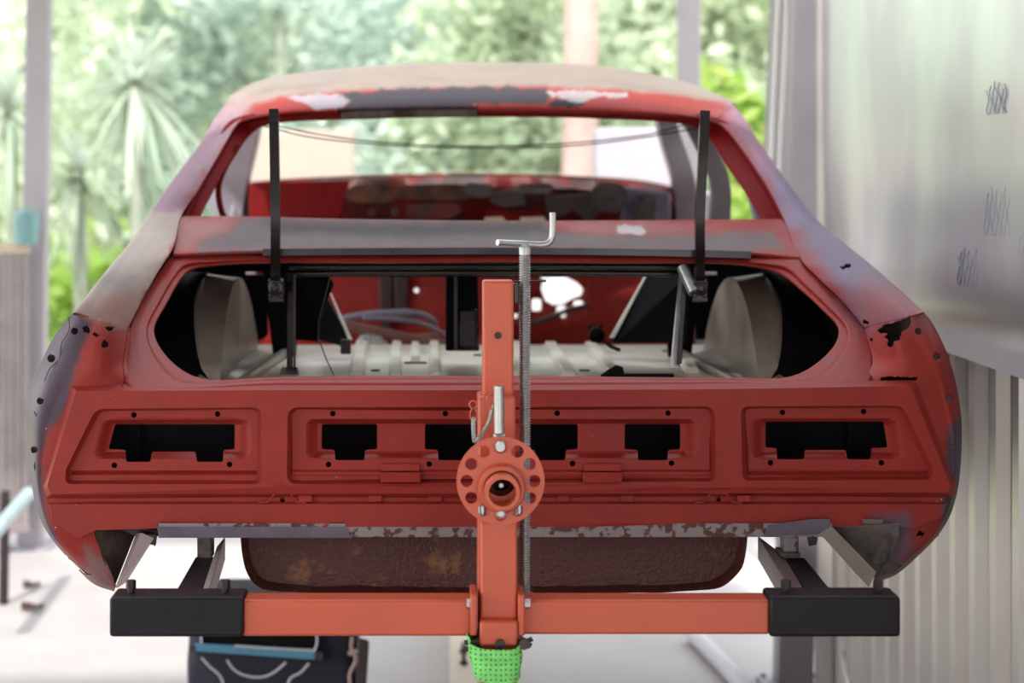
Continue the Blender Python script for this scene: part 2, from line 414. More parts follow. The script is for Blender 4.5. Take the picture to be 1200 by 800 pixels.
# carport roof: corrugated sheet, lengthened behind the camera to cut sky light
def corrugated(axis_pts, pitch, depth, z0, z1, dirn='wall', x=0):
    prof = []
    a, b = axis_pts; t = a
    while t < b:
        for dt, dd in ((0,0),(.56,0),(.62,1),(.90,1),(.96,0)): prof.append((t+dt*pitch, dd*depth))
        t += pitch
    return prof
for ya, yb_ in ((-9.2,.3),(2.7,5.3)):
    pr = corrugated((ya,yb_), .19, .03, 0, 0)
    roof = MB(); v = []
    for y, d in pr: v += [(-3.4, y, 3.15+d), (1.75, y, 3.32+d)]
    roof.add(v, [(2*i,2*i+1,2*i+3,2*i+2) for i in range(len(pr)-1)])
    struct('ceiling', roof, M['galv'], smooth=False, solid=.002)
def clear_mat():
    m, t, b = new_mat('added_clear_sheet'); b.inputs['Base Color'].default_value = (.9,.92,.92,1); b.inputs['Roughness'].default_value = .2
    tr = N(t,'ShaderNodeBsdfTransparent'); mx = N(t,'ShaderNodeMixShader'); mx.inputs[0].default_value = .8
    t.links.new(b.outputs[0], mx.inputs[1]); t.links.new(tr.outputs[0], mx.inputs[2]); t.links.new(mx.outputs[0], t.nodes['Material Output'].inputs[0]); return m
pr = corrugated((.3,2.7), .19, .03, 0, 0); roof = MB(); v = []
for y, d in pr: v += [(-3.4, y, 3.16+d), (1.75, y, 3.33+d)]
roof.add(v, [(2*i,2*i+1,2*i+3,2*i+2) for i in range(len(pr)-1)])
struct('added_light_panel', roof, clear_mat(), smooth=False)  # clear panel added overhead to light the trunk and car roof
# right wall: corrugated iron
XW = 1.34
wl = MB(); v = []
for y, d in corrugated((-2.6,2.62), .185, .032, 0, 0): v += [(XW-d, y, 0.0), (XW-d, y, 3.1)]
wl.add(v, [(2*i,2*i+1,2*i+3,2*i+2) for i in range(len(v)//2-1)])
struct('wall_right', wl, mat('corrugated_iron', lin(236,230,226), .34, metal=.75, scale=3, var=.05), smooth=False, solid=.002)

struct('back_light_blocker', MB().box((-3.4,-9.3,0),(1.75,-9.2,3.3)), M['galv'], smooth=False)  # unseen wall added behind the camera to cut light from the rear
def thing(name, mb, m, label, cat, group=None, **k):
    o = mb.build(name, m, None, **k); return tag(o, label, cat, group)
# sheet panel in front of the corrugated wall
nx = 40; pan = MB(); v = []
for j in range(nx+1):
    y = -2.6+ (2.58+2.6)*j/nx
    for k in range(9):
        z = EYE-.455+1.65*k/8
        v.append((XW-.062-.006*math.sin(y*2.1+k*.6), y, z))
pan.add(v, [(j*9+k, j*9+k+1, (j+1)*9+k+1, (j+1)*9+k) for j in range(nx) for k in range(8)])
panel = empty('sheet_metal_panel', (XW-.06, 0, EYE-.45), 'large smooth silvery sheet metal panel covering the top of the corrugated wall', 'panel')
pan.build('panel_sheet', M['sheet'], panel, solid=.003)
scr = MB()
def scribble(x0,y0,wd,ht,nst):
    # hand scratched marks, each stroke a thin line on the panel
    pass
M['scratch'] = mat('scratch_marks', lin(150,154,176), .5)
for (ys, z0, hh, cnt) in ((.62, 1.60, .12, 9), (.36, 1.50, .13, 9), (.60,1.88,.08,7), (.86,1.47,.10,8)):
    for q in range(cnt):
        y = ys-q*.024; pts = []
        for s in range(7):
            pts.append((XW-.068, y+.010*math.sin(s*1.3+q*2), z0+hh*(s/6)*(.7+.3*((q*37)%5)/5)))
        scr.tube(pts, .0014, 5)
    scr.build('scratched_word', M['scratch'], panel); scr = MB()

# posts
def post(x, y, wd, ztop, lean, label, capz=None, m=None):
    m = m or M['post']
    e = empty('steel_post', (x,y,0), label, 'post')
    MB().hexa([(x+lean-wd/2,y-wd/2,0),(x+lean+wd/2,y-wd/2,0),(x+lean+wd/2,y+wd/2,0),(x+lean-wd/2,y+wd/2,0)],
              [(x-wd/2,y-wd/2,ztop),(x+wd/2,y-wd/2,ztop),(x+wd/2,y+wd/2,ztop),(x-wd/2,y+wd/2,ztop)]).build('shaft', m, e, bevel=.006)
    MB().box((x+lean-wd*.9,y-wd*.9,0),(x+lean+wd*.9,y+wd*.9,.012)).build('base_plate', M['post'], e, bevel=.002)
    for sx in (-1,1):
        for sy in (-1,1): MB().lathe((x+lean+sx*wd*.7,y+sy*wd*.7,.012),(0,0,1),[(0,0),(.011,0),(.011,.014),(0,.014)],6).build('bolt', M['zinc'], e, smooth=False)
    return e
def xof(px, Y): return (px-CX)*(4+Y)/F
post(xof(49,5.2), 5.2, .108, 3.2, -.05, 'grey square carport post standing left of the red car')
pr_ = post(xof(953,2.72), 2.72, .12, 3.25, -.07, 'thick grey post right of the car at the end of the metal panel', m=mat('shaded_post_paint', lin(140,134,142), .5, scale=4, var=.06))  # darker post colour, its shade put into the paint
post(xof(807,5.3), 5.3, .10, 3.3, 0, 'pale grey carport post rising behind the right side of the car roof')
# slim trim channel between post and sheet
thing('corner_channel', MB().bar((XW-.05,2.66,0),(XW-.05,2.66,3.2),.05,.05), M['galv'], 'thin pale steel channel closing the far end of the sheet panel', 'channel')

# ------------------------------------------------------------------ the car
CARX = .112
car = empty('car_body_shell', (CARX, 1.5, .95), 'bare two-door car body shell in red and grey primer held on an orange rotisserie', 'car')
bow = lambda px: .045*((px-581)/540)**2
# trunk opening margin
O = [(150,452),(147,425),(149,400),(155,378),(168,350),(188,318),(203,300),(250,299),(309,299),(440,299),(582,299),(720,299),(850,300),(900,301),(938,303),(958,325),(985,352),(1012,383),(1021,402),(1023,428),(1018,449),(850,451),(582,453),(330,453)]
I = [(236,444),(205,428),(184,402),(180,384),(194,356),(210,328),(222,316),(255,310),(315,307),(440,307),(582,306),(720,307),(845,308),(885,312),(915,320),(938,338),(962,360),(983,384),(980,402),(955,428),(925,442),(850,443),(582,441),(330,442)]
def deckY(py): return .52*max(0,min(1,(452-py)/152))
def lerp2(a,b,t): return (a[0]+(b[0]-a[0])*t, a[1]+(b[1]-a[1])*t)
def oy(p): return deckY(p[1])+bow(p[0])
inn = [.0, .014, .017, .019, .020]
rows = []
rows.append([(p[0],p[1],oy(p)) for p in O])
rows.append([(*lerp2(o,i,.35), oy(lerp2(o,i,.35))-.004) for o,i in zip(O,I)])
rows.append([(*lerp2(o,i,.66), oy(lerp2(o,i,.66))-.002) for o,i in zip(O,I)])
rows.append([(*lerp2(o,i,.74), oy(lerp2(o,i,.74))+.012) for o,i in zip(O,I)])
rows.append([(*lerp2(o,i,.93), oy(lerp2(o,i,.93))+.015) for o,i in zip(O,I)])
rows.append([(*i, oy(i)+.017) for i in I])
rows.append([(i[0], i[1]+(4 if i[1] > 400 else 1), oy(i)+.045) for i in I])
grid_patch('trunk_surround', rows, 520, 44, M['paint'], car, closed=True, holes=True, angle=50, linear_v=True)
# tulip panel
T0 = [(212,254),(280,254),(400,257),(560,259),(700,259),(840,258),(917,257)]
T1 = [(207,276),(270,276),(400,276),(560,276),(700,276),(850,277),(928,279)]
T2 = [(203,297),(262,294),(400,291),(560,290),(700,291),(860,294),(938,301)]
tY = lambda px, a: a+.03*((px-570)/370)**2
grid_patch('tulip_panel', [[(x,y+3,tY(x,.99)) for x,y in T0],[(x,y,tY(x,.97)) for x,y in T0],[(x,y,tY(x,.73)) for x,y in T1],[(x,y,tY(x,.50)) for x,y in T2],[(x,y+4,tY(x,.50)) for x,y in T2]], 400, 40, M['paint'], car, linear_v=False)
# drain channel strip under tulip
ch = MB()
chp = [(308,291.5,.495),(440,290.5,.485),(582,290,.485),(720,291,.485),(880,294.5,.495)]
c1 = resample(chp, 60); 
for q in range(59):
    a, b = c1[q], c1[q+1]
    ch.hexa([P(a[0],a[1],a[2]-.012),P(a[0],a[1]+8,a[2]-.012),P(a[0],a[1]+8,a[2]+.02),P(a[0],a[1],a[2]+.02)],[P(b[0],b[1],b[2]-.012),P(b[0],b[1]+8,b[2]-.012),P(b[0],b[1]+8,b[2]+.02),P(b[0],b[1],b[2]+.02)])
ch.build('drain_channel', M['rubber'], car)
# C pillars + quarter tops
SL = [(86,367,.03),(100,350,.15),(125,318,.38),(150,288,.68),(168,262,.92),(200,215,1.12),(235,168,1.36),(258,131,1.58),(270,117,1.68)]
CL = [(150,384,.24),(166,352,.34),(184,320,.44),(203,290,.54),(212,254,.95),(231,224,1.08),(256,182,1.22),(276,148,1.33),(284,139,1.36)]
SR = [(1083,366,.03),(1066,350,.15),(1030,318,.36),(996,290,.64),(962,262,.92),(925,215,1.12),(889,165,1.38),(868,132,1.58),(858,122,1.68)]
CR = [(1013,384,.24),(986,352,.34),(957,324,.44),(936,300,.54),(918,256,.95),(902,224,1.08),(877,185,1.22),(850,150,1.33),(838,141,1.36)]
def midrow(A, B, t, bulge):
    return [((a[0]+(b[0]-a[0])*t),(a[1]+(b[1]-a[1])*t), a[2]+(b[2]-a[2])*t-bulge) for a,b in zip(A,B)]
SL0 = [(x+4,y+5,Y+.10) for x,y,Y in SL]; SR0 = [(x-4,y+5,Y+.10) for x,y,Y in SR]
grid_patch('quarter_panel_top', [SL0, SL, midrow(SL,CL,.25,.035), midrow(SL,CL,.6,.03), CL], 260, 80, M['paint'], car, holes=True)
grid_patch('quarter_panel_top', [SR0, SR, midrow(SR,CR,.25,.035), midrow(SR,CR,.6,.03), CR], 260, 80, M['paint'], car, holes=True)
# roof
Ra = [(284,139,1.36),(330,133,1.34),(440,130,1.32),(570,129,1.31),(700,131,1.32),(800,136,1.34),(838,141,1.36)]
Rb = [(276,128,1.50),(318,117,1.42),(430,111,1.38),(570,108,1.37),(700,110,1.38),(790,118,1.44),(850,131,1.50)]
Rc = [(270,117,1.68),(305,101,1.62),(420,93,1.55),(570,90,1.53),(700,92,1.55),(800,104,1.64),(858,122,1.68)]
Rd = [(268,113,1.95),(302,95,1.95),(420,78,1.95),(570,73,1.95),(700,77,1.95),(806,97,1.95),(860,119,1.95)]
Re = [(281,121,2.35),(315,105,2.35),(420,88,2.35),(560,84,2.35),(680,88,2.35),(775,103,2.35),(822,123,2.35)]
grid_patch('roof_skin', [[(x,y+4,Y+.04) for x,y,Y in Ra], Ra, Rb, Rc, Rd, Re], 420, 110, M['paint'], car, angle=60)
# back window flange
WO = [(214,262,.97),(231,226,1.08),(256,182,1.22),(276,148,1.34),(300,138,1.34),(440,130,1.32),(570,129,1.31),(700,131,1.32),(825,140,1.34),(850,152,1.34),(877,187,1.22),(902,226,1.08),(919,262,.97)]
WI = [(231,262,1.02),(246,232,1.12),(270,190,1.25),(296,156,1.37),(312,147,1.38),(440,139,1.36),(570,137,1.35),(700,139,1.36),(812,148,1.38),(828,158,1.37),(850,192,1.25),(876,230,1.12),(895,262,1.02)]
cc = bpy.data.materials
fl = grid_patch('rear_window_flange', [[(a[0]*1.45-b[0]*.45,a[1]*1.45-b[1]*.45,a[2]+.03) for a,b in zip(WO,WI)], WO, [(a[0]*.82+b[0]*.18,a[1]*.82+b[1]*.18,b[2]+.0) for a,b in zip(WO,WI)], WI], 360, 14, M['darkred'], car, painted=False, linear_v=True)
hd = MB()
hl = resample([(400,131,1.36),(440,129.5,1.345),(500,128.5,1.34),(559,128,1.33)], 60)
for q in range(59):
    a,b = hl[q],hl[q+1]; h0 = 7.5+1.2*noise.noise((q*.4,0,0)); h1 = 7.5+1.2*noise.noise((q*.4+.4,0,0))
    hd.hexa([P(a[0],a[1],a[2]-.03),P(a[0],a[1]+h0,a[2]-.02),P(a[0],a[1]+h0,a[2]+.01),P(a[0],a[1],a[2]+.01)],[P(b[0],b[1],b[2]-.03),P(b[0],b[1]+h1,b[2]-.02),P(b[0],b[1]+h1,b[2]+.01),P(b[0],b[1],b[2]+.01)])
hd.build('rusted_header_lip', M['bracket'], car)
# quarter end caps
def rowcap(pts): return pts
EL = [[(86,367,.04),(99,369,.02),(112,371,.02),(132,378,.05),(152,384,.24)],
      [(68,388,.06),(84,390,.015),(101,395,.01),(126,398,.02),(151,402,.16)],
      [(52,418,.07),(70,422,.01),(90,426,.0),(120,426,.0),(149,425,.08)],
      [(38,450,.09),(54,454,.01),(74,460,.0),(112,456,.0),(152,454,.02)],
      [(32,480,.10),(44,485,.01),(60,492,.0),(88,485,.0),(106,480,.0)],
      [(33,520,.10),(42,525,.01),(52,532,.0),(88,525,.0),(106,520,.0)],
      [(37,560,.10),(43,565,.015),(50,572,.0),(88,568,.0),(106,566,.0)],
      [(45,600,.11),(51,604,.02),(58,609,.0),(110,606,.0),(160,604,.0)],
      [(58,626,.13),(63,629,.03),(69,632,.01),(92,628,.0),(112,618,.0)],
      [(84,657,.15),(89,657,.05),(94,656,.02),(104,650,.01),(118,644,.01)],
      [(110,683,.17),(113,682,.07),(117,680,.03),(124,676,.02),(130,670,.02)],
      [(134,692,.19),(134.3,691,.10),(134.6,690,.05),(135,688,.03),(136,686,.03)]]
ER = [[(1083,366,.04),(1072,369,.02),(1060,372,.02),(1038,378,.05),(1012,384,.24)],
      [(1098,388,.06),(1086,391,.015),(1074,397,.01),(1046,400,.02),(1018,402,.16)],
      [(1112,420,.07),(1101,423,.01),(1088,427,.0),(1056,426,.0),(1022,425,.08)],
      [(1120,450,.09),(1110,453,.01),(1099,456,.0),(1058,454,.0),(1012,453,.02)],
      [(1126,485,.10),(1118,488,.01),(1109,491,.0),(1084,485,.0),(1070,480,.0)],
      [(1127,520,.10),(1121,525,.01),(1114,531,.0),(1084,525,.0),(1070,520,.0)],
      [(1124,560,.10),(1119,565,.015),(1114,571,.0),(1084,568,.0),(1070,566,.0)],
      [(1115,600,.11),(1110,603,.02),(1104,606,.0),(1060,604,.0),(1005,602,.0)],
      [(1100,626,.13),(1095,628,.03),(1089,630,.01),(1070,624,.0),(1052,616,.0)],
      [(1075,652,.15),(1070,652,.05),(1065,651,.02),(1056,646,.01),(1048,640,.01)],
      [(1050,673,.17),(1047,672,.07),(1043,670,.03),(1037,667,.02),(1032,664,.02)],
      [(1028,682,.19),(1027,681,.10),(1026,680,.05),(1025,678,.03),(1024,676,.03)]]
grid_patch('quarter_end_panel', [[(x,y,Y+bow(x)) for x,y,Y in r] for r in EL], 120, 300, M['paint'], car, holes=True, angle=60)
grid_patch('quarter_end_panel', [[(x,y,Y+bow(x)) for x,y,Y in r] for r in ER], 120, 300, M['paint'], car, holes=True, angle=60)
# tail panel with three lamp bays
def Yt(a): return lambda px, py: a+bow(px)
tail = MB()
TVX = []
def addp(vf):
    v, f = vf; tail.add([P(*q) for q in v], f)
frame = rpoly([(89,458),(330,457),(582,457),(840,456),(1067,452),(1114,569),(1110,577),(582,578),(60,579),(55,570)], [4,1,1,1,6,5,3,1,3,5], 3)
bays = {'left': ([(112,479),(306,477),(306,567),(76,567),(77,550)], [16,10,8,10,10]),
        'mid': ([(337,477),(838,476),(839,564),(336,567)], [14,14,10,12]),
        'right': ([(868,476),(1058,475),(1093,549),(1092,562),(870,563)], [10,16,10,10,8])}
bay0 = {k: rpoly(p, r, 5) for k,(p,r) in bays.items()}
low = {'left': [(118,481.5),(302,479.5),(302,563),(80,563),(82,549)], 'mid': [(342,479.5),(833,478.5),(834,560),(341,563)], 'right': [(873,478.5),(1054,477.5),(1087,549),(1087,558),(875,559)]}
rec = {'left': [(122,493),(289,492),(289,538),(106,538),(106,535)], 'mid': [(360,492),(818,491),(818,537),(360,538)], 'right': [(884,490),(1043,489),(1056,532),(1056,535),(884,536)]}
rin = {'left': [(130,499),(280,498),(280,530),(116,530),(117,527)], 'mid': [(372,499),(806,498),(806,529),(372,530)], 'right': [(892,496),(1036,495),(1047,526),(1046,529),(892,530)]}
cuts = {'left': [[(135,497),(275,497),(275,526),(262,527),(261,541),(231,541),(229,529),(178,529),(176,541),(148,541),(147,527),(127,526)]],
        'mid': [[(x0,497),(x0+65,497),(x0+65,526),(x0+51,527),(x0+50,539),(x0+16,539),(x0+15,527),(x0,526)] for x0 in (377,498,612,732)],
        'right': [[(897,494),(1035,494),(1040,524),(1021,525),(1020,538),(993,538),(991,527),(943,527),(942,538),(911,538),(910,525),(897,524)]]}
screws = {'left': [(157,486),(255,485),(134,545),(269,544)], 'mid': [(390,484.5),(522,484.5),(653,484),(783,484),(385,544),(503,543.5),(671,543),(787,542.5)], 'right': [(917,483),(1012,482),(903,542),(1033,542)]}
YF, YL, YR = -.032, -.012, .016
addp(cdt_plate(frame, list(bay0.values()), Yt(YF), 14))
# outer return of the frame
fr2 = rpoly([(82,450),(330,450),(582,450),(840,449),(1075,445),(1121,570),(1116,584),(582,585),(52,586),(48,572)], [4,1,1,1,6,5,3,1,3,5], 3)
addp(band(frame, Yt(YF), fr2, Yt(.006)))
for k in bays:
    n5 = 5
    l1 = rpoly(low[k], [max(2,r-3) for r in bays[k][1]], 5)
    addp(band(bay0[k], Yt(YF), l1, Yt(YL)))
    scr_ = [circ(a, b, 3.3, 14) for a,b in screws[k]]
    # the dished area around the cut-outs is a gentle function of the distance inwards, cut-outs are true holes
    ro = rpoly(rec[k], 5, 4); ri = rpoly(rin[k], 4, 4)
    cu = [rpoly(c, 2.2, 3) for c in cuts[k]]
    X0, X1 = {'left':(127,277),'mid':(374,800),'right':(896,1037)}[k]
    def yb(px, py, X0=X0, X1=X1, k=k):
        a0 = X0+(8-(py-497)*.27 if k == 'left' else 0); a1 = X1+((py-497)*.16 if k == 'right' else 0)
        dx = max(a0-px, px-a1, 0)/17; dy = max(496.5-py, py-529, 0)/(6 if py < 500 else 9)
        t = max(0, 1-math.hypot(dx, dy)); t = t*t*(3-2*t)
        base = YL+(YR-YL)*t
        gr = .008*max(0,1-abs(py-554)/2.5)
        return base+gr+bow(px)
    # extra grid lines by a fine step
    addp(cdt_plate(l1, cu+scr_, yb, 2.7))
    for c in cu: addp(band(c, yb, [(a,b) for a,b in c], lambda x,y,yb=yb: yb(x,y)+.012))
    for c in scr_: addp(band(c, yb, c, lambda x,y,yb=yb: yb(x,y)+.010))
o = tail.build('tail_panel', M['paint'], car, angle=28)
me = o.data
set_col(me, np.tile(np.array(RED),(len(me.vertices),1)))
# small stiffening blocks in the centre bay
for x0, x1 in ((447,492),(684,728)):
    MB().hexa([P(x0,543,-.016),P(x1,543,-.016),P(x1,552,-.018),P(x0,552,-.018)],[P(x0,543,0),P(x1,543,0),P(x1,552,0),P(x0,552,0)]).hexa([P(x0-1,553,-.024),P(x1+1,553,-.024),P(x1+1,565,-.034),P(x0-1,565,-.034)],[P(x0-1,553,0),P(x1+1,553,0),P(x1+1,565,0),P(x0-1,565,0)]).build('patch_plate', M['red'], car, bevel=.0015)
# valance below
val = MB()
vo = [(52,574),(300,574),(582,574),(850,574),(1118,574),(1104,606),(1066,620),(1052,616),(960,617),(582,617),(405,617),(404,612),(386,612),(384,617),(185,619),(112,621),(92,630),(62,612)]
vh = [circ(331,585.5,3,12), circ(842,584,3,12)]
def yv(px, py):
    s = .018+bow(px)
    s += -.010*max(0,min(1,(py-587)/3))
    return s-.03+.012
v_, f_ = cdt_plate(vo, vh, yv, 3.0); val.add([P(*q) for q in v_], f_)
for c in vh:
    v_, f_ = band(c, yv, c, lambda x,y: yv(x,y)+.01); val.add([P(*q) for q in v_], f_)
vo_ = val.build('valance', M['paint'], car, angle=40, solid=0)
set_col(vo_.data, paint([CX+(q.co.x)*F/(4+q.co.y) for q in vo_.data.vertices],[CY-(q.co.z-EYE)*F/(4+q.co.y) for q in vo_.data.vertices]))
for x in (358,440,510,660,735,872):
    MB().hexa([P(x-8,580,-.006),P(x+8,580,-.006),P(x+8,588,-.008),P(x-8,588,-.008)],[P(x-8,580,.02),P(x+8,580,.02),P(x+8,588,.02),P(x-8,588,.02)]).build('spot_weld_tab', M['red'], car, bevel=.002)
# raised pressing over each small hole
for x in (331, 842):
    MB().tube([P(x-28,589,-.004),P(x-17,588,-.006),P(x-9,578,-.008),P(x+9,578,-.008),P(x+17,588,-.006),P(x+28,589,-.004)], .0022, 8).build('pressed_seam', M['red'], car)
# seams on the end panels
for pts in ([(86,459),(80,475),(70,510),(60,550),(57,572)],[(150,383),(148,400),(144,425),(143,452),(90,455)],[(160,300),(0,0)]):
    if pts[-1] == (0,0): continue
    MB().tube(resample([P(a,b_,bow(a)-.004) for a,b_ in pts], 30), .0009, 6).build('panel_seam', M['darkred'], car, angle=180)
for pts in ([(80,371),(81,386),(72,402),(69,420),(58,432),(52,446)],[(40,482),(46,500),(41,512),(46,530),(40,545),(44,558)]):
    MB().tube(resample([P(a,b_,bow(a)+.012) for a,b_ in pts], 30), .0012, 6).build('rusty_seam', M['brown'], car, angle=180)
# lower flange strip
fs = MB()
for q in range(110):
    x0 = 186+(975-186)*q/110; x1 = 186+(975-186)*(q+1)/110
    fs.hexa([P(x0,613,-.004),P(x0,629,-.002),P(x0,629,.02),P(x0,613,.02)],[P(x1,613,-.004),P(x1,629,-.002),P(x1,629,.02),P(x1,613,.02)])
fs.build('lower_flange', M['strip'], car)
# purple primed ends of the flange
M['flangegrey'] = mat('grey_violet_primer', lin(104,92,112), .45, scale=14, var=.2)
MB().hexa([P(184,617,-.007),P(405,617,-.007),P(412,630,-.007),P(186,630,-.007)],[P(184,617,.01),P(405,617,.01),P(412,630,.01),P(186,630,.01)]).build('flange_patch', M['flangegrey'], car)
MB().hexa([P(900,615,-.007),P(952,608,-.007),P(972,608,-.007),P(974,616,-.007),P(958,626,-.007),P(895,628,-.007)],[P(900,615,.01),P(952,608,.01),P(972,608,.01),P(974,616,.01),P(958,626,.01),P(895,628,.01)]).build('flange_patch', M['flangegrey'], car)
# gas tank
tk = MB(); rowsT = []
prof = [(282,629),(284,650),(290,672),(304,687),(330,693),(420,696),(582,697),(740,694),(820,691),(850,684),(868,668),(874,648),(876,629)]
pr3 = resample([(a,b,0) for a,b in prof], 90)
def tp(q, Y): 
    b = P(q[0], q[1], .12); return (b.x, Y, b.z+.006*noise.noise((q[0]*.03, Y*8, q[1]*.03)))
ys = [.16,.13,.12,.13,.30,.50,.72,.78]
shr = [.93,.97,1,1,1,1,1,.95]
for yk, sk in zip(ys, shr):
    row = []
    for q in pr3:
        p = tp(q, yk); c = (CARX, 0, EYE-.77); row.append((c[0]+(p[0]-c[0])*(1-(1-sk)*.3), yk, c[2]+(p[2]-c[2])*sk))
    rowsT.append(row)
nq = len(pr3); tk.add([p for r in rowsT for p in r], [(j*nq+i,j*nq+i+1,(j+1)*nq+i+1,(j+1)*nq+i) for j in range(len(ys)-1) for i in range(nq-1)])
tk.add(rowsT[0], [tuple(range(nq))]); tk.add(rowsT[-1], [tuple(range(nq))]); 
tk.add([rowsT[0][0],rowsT[0][-1],rowsT[-1][-1],rowsT[-1][0]], [(0,1,2,3)])
tk.build('fuel_tank', M['tankrust'], car, angle=50)
# rusty corner brackets
def sheetp(mb, pts, th=.006):
    # folded plate from traced corners, th along Y
    q = [P(*p) for p in pts]; mb.hexa(q, [p+Vector((0,th,0)) for p in q])
b = MB()
sheetp(b, [(110,620,.03),(124,614,.05),(160,622,.10),(148,652,.12),(134,688,.06),(120,655,.04)])
sheetp(b, [(124,614,.05),(185,622,.03),(182,640,.05),(160,626,.12)])
b.build('quarter_bracket', mat('dark_rusted_steel', lin(84,66,60), .5, scale=16, col2=lin(48,28,24), thr=.5, soft=.1, bump=.5, bscale=60), car, smooth=False, bevel=.002)
MB().hexa([P(166,624,.00),P(181,630,-.005),P(148,682,-.005),P(137,689,0)],[P(160,624,.06),P(172,630,.07),P(142,684,.06),P(135,689,.05)]).build('bracket_flange', mat('dusty_mauve_steel', lin(150,128,128), .5, scale=12, var=.15), car, smooth=False, bevel=.001)
MB().hexa([P(172,626,.0),P(184,626,.0),P(183,638,.0),P(174,638,.0)],[P(172,626,.04),P(184,626,.04),P(183,638,.04),P(174,638,.04)]).build('bracket_end_tab', M['bolt'], car, bevel=.002)
b = MB()
sheetp(b, [(972,618,.03),(1054,613,.0),(1053,632,.02),(1040,660,.03),(1027,678,.04),(1012,662,.10),(978,628,.12)])
sheetp(b, [(1010,608,-.004),(1036,609,-.004),(1034,614,.0),(1012,614,.0)])
b.build('quarter_bracket', mat('scorched_steel', lin(128,118,116), .45, scale=14, col2=lin(60,42,40), thr=.6, soft=.08, bump=.4, bscale=50), car, smooth=False, bevel=.002)
MB().hexa([P(958,622,-.004),P(976,618,-.004),P(1027,670,-.01),P(1018,688,-.004)],[P(958,622,.05),P(976,618,.06),P(1027,670,.04),P(1018,688,.05)]).build('bracket_flange', mat('dusty_beige_steel', lin(160,146,138), .45, scale=12, var=.12), car, smooth=False, bevel=.001)
MB().hexa([P(945,626,.0),P(959,626,.0),P(957,638,.0),P(948,640,.0)],[P(945,626,.04),P(959,626,.04),P(957,638,.04),P(948,640,.04)]).build('bracket_end_tab', M['bolt'], car, bevel=.002)

# --- inside and forward structure
def car_pt(xr, Y, zr): return Vector((CARX+xr, Y, EYE+zr))
# black backing added so the tail openings look dark; black-painted trunk sides
MB().hexa([P(62,460,.16),P(1100,460,.16),P(1100,628,.16),P(62,628,.16)],[P(62,460,.165),P(1100,460,.165),P(1100,628,.165),P(62,628,.165)]).build('tail_dark_backing', M['black'], car)
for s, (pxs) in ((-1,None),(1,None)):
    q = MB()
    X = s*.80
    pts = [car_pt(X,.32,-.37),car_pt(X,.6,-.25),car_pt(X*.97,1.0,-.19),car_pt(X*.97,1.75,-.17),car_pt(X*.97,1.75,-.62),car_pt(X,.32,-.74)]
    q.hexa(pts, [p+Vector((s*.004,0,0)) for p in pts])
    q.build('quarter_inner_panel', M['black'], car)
    # black skirt added behind the tail corner so its holes look dark
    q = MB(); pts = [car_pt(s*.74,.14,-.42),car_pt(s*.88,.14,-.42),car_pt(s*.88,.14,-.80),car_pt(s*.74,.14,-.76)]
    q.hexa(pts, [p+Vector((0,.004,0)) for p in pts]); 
    q.build('corner_dark_backing', M['black'], car)
# trunk floor with pressed ribs, beige bare primer
ZF = -.500
tf = MB()
tf.add([car_pt(-.80,.24,ZF-.03),car_pt(.80,.24,ZF-.03),car_pt(.80,.26,ZF),car_pt(-.80,.26,ZF),car_pt(.80,1.68,ZF),car_pt(-.80,1.68,ZF),car_pt(.80,1.70,ZF-.10),car_pt(-.80,1.70,ZF-.10)],[(0,1,2,3),(3,2,4,5),(5,4,6,7)])
tf.build('trunk_floor', M['bare'], car, solid=.003, smooth=False)
def rib(xa, ya, xb, yb, w_, h_=.018, name='floor_rib', m='bare'):
    a = Vector((xa,ya,EYE+ZF)); b_ = Vector((xb,yb,EYE+ZF)); d = (b_-a).normalized(); s_ = Vector((d.y,-d.x,0))*w_/2; t_ = s_*.6; u = Vector((0,0,h_))
    MB().hexa([a-s_,a+s_,a+t_+u,a-t_+u],[b_-s_,b_+s_,b_+t_+u,b_-t_+u]).build(name, M[m], car, bevel=.003)
def fx(px, py):  # point of the trunk floor seen at px,py
    d = -ZF*F/(py-CY); return ((px-CX)*d/F, d-4)
for (p0, p1, w_) in (((417,443),(424,406),.045),((463,443),(465,406),.035),((510,443),(509,406),.035),((607,443),(605,406),.035),((667,443),(645,407),.045),((721,443),(692,407),.045),((812,438),(806,428),.04)):
    (xa,ya),(xb,yb) = fx(*p0), fx(*p1); rib(xa,ya,xb,min(yb,1.67),w_)
(xa,ya),(xb,yb) = fx(487,424), fx(487,407); rib(xa,ya,xb,min(yb,1.67),.03)
# drain slots as dark grommets
for px_, py_, l in ((487,426,26),(440,435,10),(685,435,12),(560,417,10),(300,412,8),(327,412,8),(780,412,8)):
    x_, y_ = fx(px_, py_); w2 = l*.5*(4+y_)/F
    MB().box((x_-w2,y_-.012,EYE+ZF+.001),(x_+w2,y_+.012,EYE+ZF+.004)).build('drain_grommet', M['black'], car, bevel=.001)
# side troughs
for s in (-1,1):
    MB().add([car_pt(s*.60,.30,ZF+.003),car_pt(s*.66,.30,ZF+.035),car_pt(s*.66,1.30,ZF+.035),car_pt(s*.54,1.30,ZF+.003)],[(0,1,2,3)]).build('floor_side_gutter', M['hump'], car, solid=.004)
    MB().tube([car_pt(s*.585,.32,ZF+.012),car_pt(s*.56,.8,ZF+.012),car_pt(s*.53,1.3,ZF+.012)], .012, 10).build('gutter_bead', M['hump'], car)
